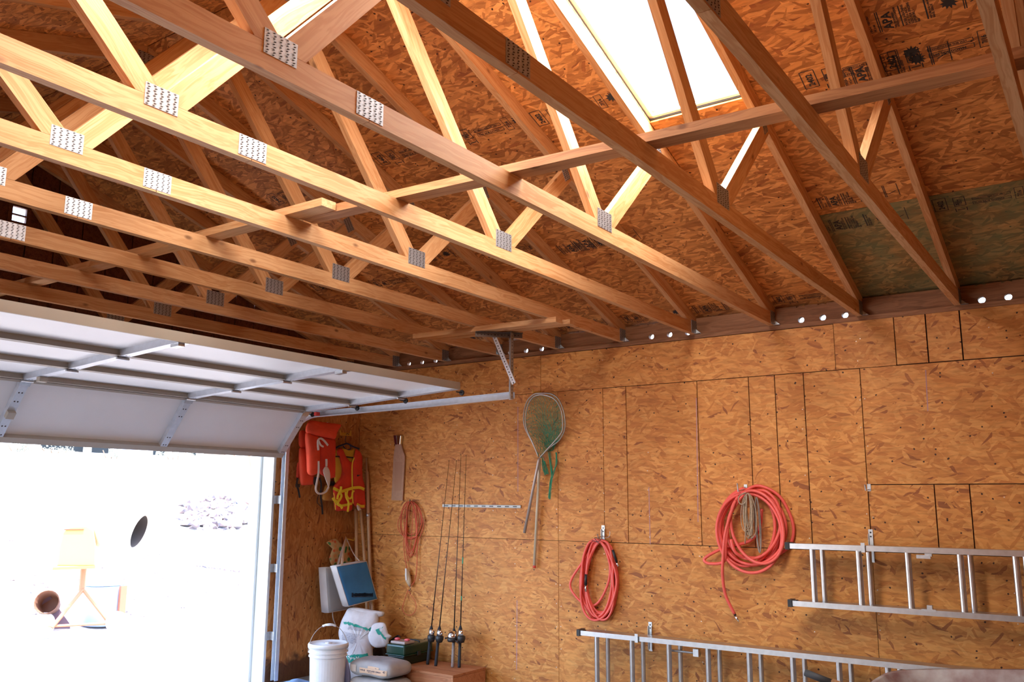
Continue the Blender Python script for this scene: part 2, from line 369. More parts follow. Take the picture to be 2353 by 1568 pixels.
# ------------------------------------------------------------------ garage door wall
fw = struct('wall_front')
mb = MB(); mb.bb((-.13, -1.01, 0), (-.012, .012, 2.80)); mb.bb((-.13, -7.3, 0), (-.012, -5.99, 2.80)); mb.bb((-.13, -5.99, 2.16), (-.012, -1.01, 2.80)); obj('wall_core', mb, LUMD, fw)
# panels stand with their long edge up, so their local X runs up the wall
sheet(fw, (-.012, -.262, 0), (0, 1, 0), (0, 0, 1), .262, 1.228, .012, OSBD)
sheet(fw, (-.012, -.262, 1.228), (0, 1, 0), (0, 0, 1), .262, 1.54, .012, OSBF)
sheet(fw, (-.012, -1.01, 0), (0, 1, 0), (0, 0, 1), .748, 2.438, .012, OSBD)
sheet(fw, (-.012, -1.01, 2.438), (0, 1, 0), (0, 0, 1), .748, .33, .012, OSBF)
sheet(fw, (-.012, -7.2, 0), (0, 1, 0), (0, 0, 1), 1.21, 2.768, .012, OSBF)
sheet(fw, (-.012, -5.99, 2.18), (0, 1, 0), (0, 0, 1), 4.98, .588, .012, OSBF)
PAINT = mat('white_trim_paint', (.80, .84, .82), .5, noise=(4, .03))
mb = MB(); mb.bb((-.15, -1.035, 0), (-.004, -1.0105, 2.135)); mb.bb((-.28, -1.06, 0), (-.153, -.96, 2.16)); t1 = obj('trim_1', mb, PAINT); tag(t1, kind='structure')
mb = MB(); mb.bb((-.15, -5.99, 0), (-.004, -5.965, 2.135)); mb.bb((-.15, -5.965, 2.11), (-.004, -1.035, 2.135)); tag(obj('trim_2', mb, PAINT), kind='structure')

# ------------------------------------------------------------------ walls behind the camera, never in view
mb = MB(); mb.bb((-.14, -7.32, 0), (.7, -7.2, 2.80)); mb.bb((2.4, -7.32, 0), (9.0, -7.2, 2.80)); mb.bb((.7, -7.32, 2.25), (2.4, -7.2, 2.80)); tag(obj('wall_left', mb, OSB), kind='structure')  # the gap in wall_left is an added opening that lets in more daylight
mb = MB(); mb.prism([(9.0, .12, 0), (9.0, -7.3, 0), (9.0, -7.3, 2.8), (9.0, -3.55, 4.2), (9.0, .12, 2.95)], (.12, 0, 0)); tag(obj('wall_back', mb, OSB), kind='structure')

# ------------------------------------------------------------------ roof deck: boards laid on the trusses, both slopes
S = .6096; X0 = 5.3537
ceil = struct('ceiling')
cs, sn = math.cos(PITCH), math.sin(PITCH)
def roofpiece(x0, x1, s0, s1, side, m=None, z0=2.949):
    # s = horizontal distance from the wall line; side 0 = slope over the long wall, 1 = the far slope
    L = (s1 - s0) / cs
    if side == 0: return sheet(ceil, (x1, -s0, z0 + s0 / 3), (-1, 0, 0), (0, -cs, sn), x1 - x0, L, .011, m or OSBR, gap=.0018)
    return sheet(ceil, (x0, -(7.1 - s0), z0 + s0 / 3), (1, 0, 0), (0, cs, sn), x1 - x0, L, .011, m or OSBR, gap=.0018)
# sheet() thickens along local +Z; with these axes that is upwards
ROWS = [(-.16, .93), (.93, 2.09), (2.09, 3.245), (3.245, 3.549)]
def cutrow(side, i, xs_, hole=None):
    s0, s1 = ROWS[i]
    for a, b in zip(xs_, xs_[1:]):
        m = OSBG if (side == 0 and i == 0 and abs(a - 4.742) < .01) else None
        if hole and a < hole[1] and b > hole[0]:
            h0, h1, hs0, hs1 = hole
            if a < h0: roofpiece(a, h0, s0, s1, side)
            if b > h1: roofpiece(h1, b, s0, s1, side)
            if hs0 > s0: roofpiece(max(a, h0), min(b, h1), s0, hs0, side)
            if hs1 < s1: roofpiece(max(a, h0), min(b, h1), hs1, s1, side)
        else: roofpiece(a, b, s0, s1, side, m)
H1 = (4.137, 4.704, 2.0, 3.235); H2 = (3.527, 4.095, 2.0, 3.235)
for side, H in ((0, H1), (1, H2)):
    cutrow(side, 0, [-.16, 2.304, 4.742, 7.18, 9.1])
    cutrow(side, 1, [-.16, 1.085, 3.523, 5.961, 8.4, 9.1], (H[0], H[1], H[2], 9))
    cutrow(side, 2, [-.16, 2.304, 4.742, 7.18, 9.1] if side == 0 else [-.16, 1.085, 3.50, 5.961, 8.4, 9.1], (H[0], H[1], 0, H[3]))
    cutrow(side, 3, [-.16, 1.085, 3.523, 5.961, 8.4, 9.1])
# roof felt above the boards, open at the skylights
FELT = mat('roof_felt', (.03, .03, .03), .9)
def felt(x0, x1, s0, s1, side, mb):
    g_ = (lambda x, s, u: (x, -s, 2.949 + s / 3 + u)) if side == 0 else (lambda x, s, u: (x, -(7.1 - s), 2.949 + s / 3 + u))
    P = [g_(x, s, u) for u in (.013, .022) for x, s in ((x0, s0), (x1, s0), (x1, s1), (x0, s1))]
    mb.add(P, [(0, 1, 2, 3), (7, 6, 5, 4), (0, 4, 5, 1), (1, 5, 6, 2), (2, 6, 7, 3), (3, 7, 4, 0)])
mb = MB()
for side, H in ((0, H1), (1, H2)):
    felt(-.19, H[0], -.17, 3.55, side, mb); felt(H[1], 9.15, -.17, 3.55, side, mb); felt(H[0], H[1], -.17, H[2], side, mb); felt(H[0], H[1], H[3], 3.55, side, mb)
obj('roof_felt', mb, FELT, ceil)
# skylights: curb, frame strips and frosted pane
FROST = mat('frosted_glazing', (.9, .92, .95), .4); FROST.node_tree.nodes['Principled BSDF'].inputs['Transmission Weight'].default_value = .9
def skylight(n, H, side):
    sk = struct('window_%d' % n, (H[0], -H[2] if side == 0 else -(7.1 - H[2]), 2.95 + H[2] / 3))
    f = (lambda s, up=0: V((0, -s, 2.949 + s / 3 + up))) if side == 0 else (lambda s, up=0: V((0, -(7.1 - s), 2.949 + s / 3 + up)))
    up = V((0, sn if side == 0 else -sn, cs))
    x0, x1 = H[0], H[1]
    for nm, a, b in (('curb', x0 - .02, 0), ('curb', x1 + .02, 0)):
        mb = MB(); mb.beam(f(H[2] - .04) + V((a, 0, 0)) + up * .09, f(H[3] + .04) + V((a, 0, 0)) + up * .09, .038, .15, up); obj(nm, mb, LUM, sk)
    for s_ in (H[2] - .02, H[3] + .02):
        mb = MB(); mb.beam(f(s_) + V((x0, 0, 0)) + up * .09, f(s_) + V((x1, 0, 0)) + up * .09, .038, .15, up); obj('curb', mb, LUM, sk)
    mb = MB()
    for s_ in (H[2] + .012, H[3] - .012): mb.beam(f(s_) + V((x0, 0, 0)) + up * .03, f(s_) + V((x1, 0, 0)) + up * .03, .024, .02, up)
    for x in (x0 + .012, x1 - .012): mb.beam(f(H[2]) + V((x, 0, 0)) + up * .03, f(H[3]) + V((x, 0, 0)) + up * .03, .024, .02, up)
    obj('window_frame', mb, WHITEP, sk)
    mb = MB(); mb.beam(f(H[2] - .02) + V(((x0 + x1) / 2, 0, 0)) + up * .06, f(H[3] + .02) + V(((x0 + x1) / 2, 0, 0)) + up * .06, x1 - x0 + .04, .008, up); obj('pane', mb, FROST, sk)
    return f, up
for i, (H, side) in enumerate(((H1, 0), (H2, 1))):
    f, up = skylight(i + 1, H, side)
    a = [o for o in bpy.data.objects if o.type == 'LIGHT' and o.name.startswith('skylight')][i]
    a.location = f((H[2] + H[3]) / 2) + V(((H[0] + H[1]) / 2, 0, 0)) + up * .048; a.data.size = H[1] - H[0] - .05; a.data.size_y = (H[3] - H[2]) / cs - .05

# ------------------------------------------------------------------ gable siding with its little vent windows
gab = struct('wall_gable')
PLY = lumber('red_brown_siding', (.155, .048, .020), (.075, .020, .009), .3)
y = -7.1; k = 0
while y < .05:
    y1 = min(y + .2032, .09); c = (y + y1) / 2
    top = lambda q: 2.949 + min(-q, 7.1 + q) / 3
    win = -3.47 < c < -3.2 or -3.9 < c < -3.47
    def board(z0, ta, tb):
        mb = MB(); mb.prism([(-.175, y + .005, z0), (-.175, y1 - .005, z0), (-.175, y1 - .005, tb), (-.175, y + .005, ta)], (-.013, 0, 0)); obj('siding_board', mb, PLY, gab)
    if y < -3.2 and y1 > -3.75:
        mb = MB(); mb.bb((-.188, y + .005, 2.70), (-.175, y1 - .005, 3.45)); obj('siding_board', mb, PLY, gab)
        mb = MB(); mb.prism([(-.188, y + .005, 3.60), (-.188, y1 - .005, 3.60), (-.188, y1 - .005, top(y1)), (-.188, y + .005, top(y))], (.013, 0, 0)); obj('siding_board', mb, PLY, gab)
    else: board(2.70, top(y), top(y1))
    y = y1
mb = MB()
mb.prism([(-.192, -7.2, 2.6), (-.192, .1, 2.6), (-.192, .1, 2.95), (-.192, 0, 2.96), (-.192, -2.0, 3.45), (-.192, -7.1 + 2, 3.45), (-.192, -7.2, 2.95)], (-.012, 0, 0)); mb.prism([(-.192, -1.6, 3.452), (-.192, -3.23, 3.452), (-.192, -3.23, 4.03), (-.192, -3.2, 4.0), (-.192, -1.6, 3.48)], (-.012, 0, 0)); mb.prism([(-.192, -5.4, 3.452), (-.192, -3.58, 3.452), (-.192, -3.58, 4.10), (-.192, -5.4, 3.5)], (-.012, 0, 0)); mb.prism([(-.192, -3.23, 3.6), (-.192, -3.58, 3.6), (-.192, -3.58, 4.12), (-.192, -3.55, 4.13), (-.192, -3.23, 4.03)], (-.012, 0, 0)); obj('siding_backing', mb, PLY, gab)
for ya, yb in ((-3.352, -3.255), (-3.56, -3.455)):
    fr = MB(); fr.bb((-.19, ya - .03, 3.45), (-.165, ya, 3.60)); fr.bb((-.19, yb, 3.45), (-.165, yb + .03, 3.60)); fr.bb((-.19, ya, 3.45), (-.165, yb, 3.472)); fr.bb((-.19, ya, 3.578), (-.165, yb, 3.60)); fr.bb((-.188, ya, 3.517), (-.17, yb, 3.528))
    obj('vent_frame', fr, PLY, gab)
mb = MB(); mb.bb((-.19, -3.455, 3.45), (-.172, -3.382, 3.6)); mb.bb((-.19, -3.76, 3.45), (-.172, -3.59, 3.6)); mb.bb((-.19, -3.225, 3.45), (-.172, -3.14, 3.6)); obj('siding_board', mb, PLY, gab)

# ------------------------------------------------------------------ roof trusses
ZC0, ZC1 = 2.798, 2.887
TL = lambda s: 2.853 + s / 3
TU = lambda s: 2.947 + s / 3
def member2d(name, poly, d, parent, x, t, m):
    # poly in (s,z); d = grain direction in (s,z); x = near face, thickness t towards -X
    dv = V((0, -d[0], d[1])).normalized(); ay = V((1, 0, 0)); az = dv.cross(ay)
    o0 = V((x, -poly[0][0], poly[0][1])); P = [V((x, -s_, z_)) - o0 for s_, z_ in poly]
    loc = [V((p_.dot(dv), 0, p_.dot(az))) for p_ in P]
    mb = MB(); mb.prism(loc, V((0, -t, 0))); me = mb.mesh(name, m); fixn(me)
    o = bpy.data.objects.new(name, me); COL.objects.link(o); o.parent = parent
    M_ = Mx((dv, ay, az)).transposed().to_4x4(); M_.translation = o0 - V(parent['_w']); o.matrix_local = M_; o['_w'] = tuple(o0); return o
def mirror(poly): return [(7.1 - s_, z_) for s_, z_ in poly]
def band(a, b, w_):
    d = (V(b) - V(a)); d = V((b[0] - a[0], b[1] - a[1])); d.normalize(); n = V((-d.y, d.x)) * w_ / 2
    return [(a[0] + n.x, a[1] + n.y), (a[0] - n.x, a[1] - n.y), (b[0] - n.x, b[1] - n.y), (b[0] + n.x, b[1] + n.y)], (d.x, d.y)
def platemesh(wd, ht, cols, rows):
    mb = MB(); mb.bb((0, 0, 0), (.0015, wd, ht))
    for i in range(cols):
        for j in range(rows):
            y_ = wd * (i + .5) / cols + (.002 if j % 2 else -.002); z_ = ht * (j + .5) / rows
            a = wd / cols * .22; h_ = ht / rows * .40
            mb.add([(.0019, y_ - a, z_ - h_), (.0019, y_ + a * .4, z_ - h_ * .5), (.0019, y_ + a, z_ + h_ * .7), (.0019, y_ - a * .4, z_ + h_ * .4)], [(0, 1, 2, 3)], 1)
            mb.add([(.0016, y_ - a * 1.5, z_ + h_ * .2), (.0045, y_ - a * .5, z_ + h_ * .9), (.0016, y_ + a * .3, z_ + h_ * 1.5), (.0016, y_ - a * 1.3, z_ + h_ * 1.4)], [(0, 1, 2, 3)])
    return mb.mesh('nail_plate', [GALVP, HOLE])
PM5 = platemesh(.128, .080, 5, 9); PM6 = platemesh(.142, .094, 5, 9); PMS = platemesh(.07, .10, 3, 9); PMH = platemesh(.11, .10, 4, 9)
def plate(me, parent, s, z, rot=0, x=None):
    o = bpy.data.objects.new('nail_plate', me); COL.objects.link(o); o.parent = parent
    # mesh spans +Y from its corner: s is the far edge
    o.location = V((x, -s, z)) - V(parent['_w']); o.rotation_euler = (rot, 0, 0); return o
def make_truss(x):
    t = thing('roof_truss', (x, 0, ZC0), '', 'truss', 'pine roof trusses under the roof deck')
    member2d('bottom_chord', [(-.10, ZC0), (4.181, ZC0), (4.181, ZC1), (-.10, ZC1)], (1, 0), t, x, .038, LUM)
    member2d('bottom_chord', [(4.184, ZC0), (7.20, ZC0), (7.20, ZC1), (4.184, ZC1)], (1, 0), t, x, .038, LUM)
    tc = [(-.12, TL(-.12)), (3.548, TL(3.548)), (3.548, TU(3.548)), (-.12, TU(-.12))]
    tc = clip(tc, 0, 1, ZC1 + .001)
    member2d('top_chord', tc, (3, 1), t, x, .038, LUM)
    member2d('top_chord', mirror(tc), (-3, 1), t, x, .038, LUM)
    sw, d = band((2.60, 2.79), (1.80, 3.55), .089)
    sw = clip(clip(clip(sw, 0, 1, ZC1 + .001), 1 / 3, -1, -2.852), -1, 0, -2.527)
    member2d('short_web', sw, d, t, x, .038, LUM); member2d('short_web', mirror(sw), (-d[0], d[1]), t, x, .038, LUM)
    lw, d = band((2.49, 2.79), (3.62, 4.12), .089)
    lw = clip(clip(clip(clip(lw, 0, 1, ZC1 + .001), 1 / 3, -1, -2.852), 1, 0, 2.530), -1, 0, -3.5485)
    member2d('long_web', lw, d, t, x, .038, LUM); member2d('long_web', mirror(lw), (-d[0], d[1]), t, x, .038, LUM)
    plate(PM6, t, 2.608, 2.854, x=x); plate(PM5, t, 4.634, 2.851, x=x); plate(PM5, t, 4.245, 2.806, x=x)
    plate(PMS, t, 1.90, 3.43, .6, x=x); plate(PMS, t, 7.1 - 1.83, 3.43, -.6, x=x); plate(PMH, t, 3.61, 3.985, x=x); plate(PMH, t, .075, 2.80, x=x); plate(PMH, t, 7.14, 2.80, x=x)
    mb = MB(); mb.prism([(x + .001, .01, 2.7985), (x + .045, .012, 2.7985), (x + .001, .012, 2.838)], (0, -.002, 0)); mb.prism([(x + .001, .012, 2.7985), (x + .045, .012, 2.7985), (x + .045, -.03, 2.7985), (x + .001, -.03, 2.7985)], (0, 0, .0015)); obj('truss_tie', mb, GALV, t)
    return t
def dup(root, loc):
    r = root.copy(); COL.objects.link(r); r.location = loc; r['_w'] = tuple(loc)
    for ch in list(root.children):
        c = ch.copy(); COL.objects.link(c); c.parent = r
        for g_ in ch.children: d_ = g_.copy(); COL.objects.link(d_); d_.parent = c
    return r
TLAB = {-1: 'pine roof truss nearest the camera, cut off by the upper right corner', 0: 'pine roof truss crossing the green board, first one right of the skylight pair',
        1: 'pine roof truss along the right edge of the big skylight', 2: 'pine roof truss along the left edge of the big skylight, its web glaring white',
        3: 'pale sunlit pine roof truss, next one left of the skylight truss', 4: 'honey-coloured pine roof truss, fifth from the gable, second pale one',
        5: 'pine roof truss behind the track hanger, fourth one out from the gable truss', 6: 'orange pine roof truss with bright spliced plate at far left, third from the gable truss',
        7: 'dark pine roof truss over the raised door, second from the gable truss', 8: 'dark pine roof truss just inside the gable truss, thin bright lower edge',
        9: 'darkest pine truss standing against the red-brown gable siding'}
T0 = make_truss(X0)
for n in range(-1, 10):
    t = T0 if n == 0 else dup(T0, (X0 - n * S, 0, ZC0)); t['label'] = TLAB[n]
def TX(n): return X0 - n * S

# blocking between trusses, some with three vent holes
def blocking(n, holes):
    xa, xb = TX(n + 1) + .001, TX(n) - .039; mb = MB(); y0, y1 = .02, .058; z0, z1 = 2.7985, 2.925
    xs_ = [xa] + sum([[h - .03, h + .03] for h in holes], []) + [xb]
    for i in range(0, len(xs_), 2): mb.bb((xs_[i], y0, z0), (xs_[i + 1], y1, z1))
    for h in holes:
        c = (h, 2.822); r = .022; N = 20; ring = [(c[0] + r * math.cos(2 * math.pi * i / N), max(z0 + .0005, c[1] + r * math.sin(2 * math.pi * i / N))) for i in range(N)]
        sq = []
        for i in range(N):
            a = 2 * math.pi * i / N; k_ = .03 / max(abs(math.cos(a)), 1e-6); dx = math.cos(a) * min(k_, 9); dz = math.sin(a)
            tt = min(.03 / max(abs(math.cos(a)), 1e-6), (z1 - c[1]) / max(dz, 1e-6) if dz > 0 else (c[1] - z0) / max(-dz, 1e-6)); sq.append((c[0] + math.cos(a) * tt, c[1] + dz * tt))
        for yy in (y0, y1):
            mb.add([(q[0], yy, q[1]) for q in ring] + [(q[0], yy, q[1]) for q in sq], [(i, (i + 1) % N, N + (i + 1) % N, N + i) for i in range(N)])
        mb.add([(q[0], y0, q[1]) for q in ring] + [(q[0], y1, q[1]) for q in ring], [(i, (i + 1) % N, N + (i + 1) % N, N + i) for i in range(N)])
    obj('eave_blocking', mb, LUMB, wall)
HOLES = {-1: (5.473, 5.622, 5.77), 1: (4.626, 4.474, 4.322), 3: (3.454, 3.301, 3.145), 5: (2.111, 1.948, 2.02 - .24), 7: (.929, .764, .60)}
for n in range(-1, 9): blocking(n, sorted(HOLES.get(n, ())))
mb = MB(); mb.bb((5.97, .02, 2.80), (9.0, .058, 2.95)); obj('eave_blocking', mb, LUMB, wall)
mb = MB(); mb.bb((-.1, -7.2, 2.80), (9.0, -7.16, 2.95)); tag(obj('trim_3', mb, LUMD), kind='structure')

# long flat braces lying on the bottom chords
def brace(nm, a, b, lab, m=LUMD):
    L = V(((a[0]), a[1], ZC1)); o = member(nm, (a[0], a[1], ZC1 + .0195), (b[0], b[1], ZC1 + .0195), .089, .038, (0, 0, 1), m, None)
    tag(o, lab, 'brace', 'long flat braces on top of the trusses'); return o
brace('truss_brace', (2.93, -3.372), (6.9, -3.155), 'long grey-brown two-by-four laid flat across the trusses, running to the right edge')
brace('truss_brace', (-.09, -3.468), (3.17, -3.458), 'shorter two-by-four brace butted beside the long one, running back to the gable', LUM)
b = thing('ceiling_block', (2.1, -1.0, 2.79), 'pair of pale wood scraps nailed under trusses above the door track hanger', 'block')
p0, p1 = onZ(1071, 742, 2.78), onZ(1275, 738, 2.78)
member('board', (1.72, -1.16, 2.778), (2.98, -1.10, 2.778), .09, .036, (0, 0, 1), LUM, b)
member('board', (1.80, -1.04, 2.780), (3.02, -.985, 2.780), .075, .032, (0, 0, 1), LUM, b)

# ------------------------------------------------------------------ printed grade stamps on the roof boards
def textmesh(body, size):
    c = bpy.data.curves.new('t', 'FONT'); c.body = body; c.size = size; c.align_x = 'LEFT'; c.resolution_u = 2; c.space_line = .92; c.offset = size * .035
    o = bpy.data.objects.new('t', c); COL.objects.link(o); dg = bpy.context.evaluated_depsgraph_get(); dg.update()
    me = bpy.data.meshes.new_from_object(o.evaluated_get(dg)); bpy.data.objects.remove(o); return me
def add_text(mb, body, size, x, y, rot=0, mi=0):
    me = textmesh(body, size); cr, sr = math.cos(rot), math.sin(rot)
    mb.add([(x + v.co.x * cr - v.co.y * sr, y + v.co.x * sr + v.co.y * cr, 0) for v in me.vertices], [list(p_.vertices) for p_ in me.polygons], mi); bpy.data.meshes.remove(me)
def line(mb, x0, y0, x1, y1, t=.004):
    a, b = V((x0, y0, 0)), V((x1, y1, 0)); n = V((-(b - a).y, (b - a).x, 0)).normalized() * t / 2
    mb.add([a + n, a - n, b - n, b + n], [(0, 1, 2, 3)])
def rect(mb, x0, y0, x1, y1, t=.004):
    for a, b, c, d in ((x0, y0, x1, y0), (x1, y0, x1, y1), (x1, y1, x0, y1), (x0, y1, x0, y0)): line(mb, a, b, c, d, t)
def blot(mb, cx, cy, r, seed):
    R_ = random.Random(seed); N = 22; ring = [(cx + r * (1 if i % 2 else R_.uniform(.45, .8)) * math.cos(2 * math.pi * i / N), cy + r * (1.1 if i % 2 else .6) * math.sin(2 * math.pi * i / N), 0) for i in range(N)]
    mb.add([(cx, cy, 0)] + ring, [(0, i + 1, (i + 1) % N + 1) for i in range(N)])
H90 = math.pi / 2
def stampA():   # grade mark: APA block turned on its side, rules, tree-shaped blot
    mb = MB(); x = 0
    line(mb, 0, 0, 0, .12, .006); add_text(mb, 'TECO TESTED', .017, .022, .004, H90); add_text(mb, 'PS 2-04', .013, .040, .012, H90)
    line(mb, .052, 0, .052, .12, .004); line(mb, .060, 0, .060, .12, .004)
    add_text(mb, 'APA', .052, .108, .006, H90); add_text(mb, 'THE ENGINEERED\nWOOD ASSOCIATION', .0115, .122, .002, H90)
    line(mb, .146, 0, .146, .12, .005); add_text(mb, 'RATED SHEATHING\n24/16  7/16 INCH\nSIZED FOR SPACING\nEXPOSURE 1\n000', .0135, .164, .0, H90)
    line(mb, .245, 0, .245, .12, .006); add_text(mb, 'PRP-108 HUD-UM-40\nPANEL GRADE', .012, .262, 0, H90); blot(mb, .335, .06, .036, 4)
    line(mb, .385, 0, .385, .12, .004); line(mb, .393, 0, .393, .12, .004); line(mb, .41, .03, .45, .05, .005); line(mb, .465, 0, .465, .12, .004)
    return mb.mesh('grade_stamp', INK)
def stampB():   # boxed marks
    mb = MB(); rect(mb, 0, 0, .065, .115, .004); add_text(mb, '2402', .040, .050, .012, H90)
    rect(mb, .10, .02, .155, .10, .004); add_text(mb, 'TEST', .026, .137, .026, H90); add_text(mb, 'MSR', .020, .118, .03, H90)
    line(mb, .10, 0, .10, -.03, .005); line(mb, .155, 0, .155, -.03, .005); line(mb, .108, -.015, .147, -.015, .006)
    rect(mb, .19, .055, .37, .075, .003); add_text(mb, 'STRENGTH AXIS THIS WAY', .0125, .193, .060); rect(mb, .19, .015, .37, .04, .003); add_text(mb, 'THIS SIDE DOWN', .018, .195, .020)
    rect(mb, .39, 0, .43, .10, .003); add_text(mb, '7/16', .028, .42, .02, H90); blot(mb, .485, .06, .038, 9)
    return mb.mesh('grade_stamp', INK)
SA, SB = stampA(), stampB()
def stamp(me, x, s, side=0, scale=1, flip=False):
    # lies 1 mm under the deck at distance s from the wall line, starting at X = x
    Lz = 2.949 + s / 3 - .0012
    ax = V((1, 0, 0)); ay = V((0, -cs, sn)) if side == 0 else V((0, cs, sn)); pos = V((x, -s, Lz)) if side == 0 else V((x, -(7.1 - s), Lz))
    if flip: ax, ay = -ax, -ay
    o = bpy.data.objects.new('grade_stamp', me); COL.objects.link(o); o.parent = ceil
    M_ = Mx((ax, ay, ax.cross(ay))).transposed().to_4x4() @ Mx.Scale(scale, 4); M_.translation = pos; o.matrix_local = M_; return o
for (u, v), me, fl_ in (((1995, 82), SA, False), ((2035, 165), SB, False), ((1852, 205), SB, False), ((1045, 335), SB, False), ((1155, 1), SA, False),
                      ((880, 380), SB, False), ((1330, 575), SA, False), ((1895, 535), SA, False), ((2150, 487), SB, False), ((640, 470), SB, False), ((1940, 200), SA, False), ((1240, 290), SB, False)):
    q = onRoof(u, v, 2.949); stamp(me, q.x, -q.y, 0, 1.05, fl_)
for n in (0, 1, 2, 3, 4, 5, 6):
    x = TX(n + 1) + .03
    stamp(SB if n % 2 else SA, x, .02 if n != 0 else .99, 0, .95)
for n in (3, 4, 5, 6, 7): stamp(SA if n % 2 else SB, TX(n + 1) + .05, 1.0 + .1 * (n % 3), 0, 1.0)
for n, s_ in ((3, 2.2), (4, 1.6), (5, 2.15), (6, .8), (7, 2.3), (5, 1.0)): stamp(SA, TX(n + 1) + .05, s_, 1, 1.0)

# ================================================================== the sectional door, half raised on its tracks
YR, YL = -1.045, -5.925
joints = [(.118, 1.905), (.432, 2.279), (.965, 2.305), (1.498, 2.334), (2.066, 2.362)]
door = struct('door_1', (joints[0][0], YR, joints[0][1]))
STY = [YR - .03, -2.222, -3.422, -4.62, YL + .03]
STEEL = mat('zinc_stile', (.66, .70, .76), .38, .35, noise=(30, .12))
LIP = mat('shade_tinted_rail', (.44, .39, .32), .5, noise=(6, .08))  # white rail steel, with the brown shade of the room put into its colour
for k in range(4):
    a, b = V((joints[k][0], 0, joints[k][1])), V((joints[k + 1][0], 0, joints[k + 1][1])); d = (b - a).normalized(); n = V((-d.z, 0, d.x)); L = (b - a).length
    # n points to the outside skin (up when the door is open)
    def pt(t, y, h): return a + d * t + V((0, y, 0)) + n * h
    def slab(mb, t0, t1, ya, yb, h0, h1, mi=0):
        P = [pt(t, y, h) for t in (t0, t1) for y in (ya, yb) for h in (h0, h1)]
        mb.add(P, [(0, 1, 3, 2), (4, 6, 7, 5), (0, 4, 5, 1), (2, 3, 7, 6), (0, 2, 6, 4), (1, 5, 7, 3)], mi)
    mb = MB(); slab(mb, .004, L - .004, YL, YR, .036, .048); sec = obj('door_section', mb, WHITEP, door)
    mb = MB()
    for t0, t1 in ((.002, .005), (L - .005, L - .002)): slab(mb, t0, t1, YL, YR, 0, .036)
    slab(mb, .002, .022, YL, YR, 0, .0025); slab(mb, L - .022, L - .002, YL, YR, 0, .0025)
    if k == 0: slab(mb, -.012, .034, YL, YR, -.004, .05)
    if k == 3: slab(mb, L - .004, L + .004, YL, YR, -.004, .052)
    obj('rail', mb, LIP, sec)
    for j, y in enumerate(STY):
        wd = .028 if 0 < j < 4 else .032
        mb = MB(); slab(mb, .005, L - .005, y - wd, y + wd, -.003, 0); slab(mb, .005, L - .005, y - wd, y - wd + .003, 0, .036); slab(mb, .005, L - .005, y + wd - .003, y + wd, 0, .036)
        st_ = obj('stile', mb, STEEL, sec)
        mb = MB()
        for t in ([.05, .12, L - .17, L - .10, L - .04] if k == 0 else [.05, L - .05]):
            for q in (-.010, .010):
                P = [pt(t + .006 * math.cos(a_), y + q + .006 * math.sin(a_), -.0035) for a_ in [i * math.pi / 3 for i in range(6)]]; mb.add(P, [tuple(range(6))])
        obj('bolt_hole', mb, HOLE, sec)
        if k < 4:
            mb = MB(); slab(mb, L - .045, L + .0, y - .035, y + .035, -.006, -.003)
            if k < 3: mb.tube([pt(L, y - .038, -.012), pt(L, y + .038, -.012)], .008, 8)
            if k == 3: slab(mb, L - .09, L - .02, y - .02, y + .02, -.02, -.003)
            if 0 < j < 4 or k < 3: obj('hinge', mb, GALV, sec)
    if k == 0:
        mb = MB(); slab(mb, .20, .25, STY[2] - .03, STY[2] + .02, -.035, -.004); obj('lift_handle', mb, LIP, sec)
    if k == 1:
        mb = MB(); slab(mb, .16, .20, STY[2] - .02, STY[2] + .03, -.035, -.004); obj('lift_handle', mb, LIP, sec)
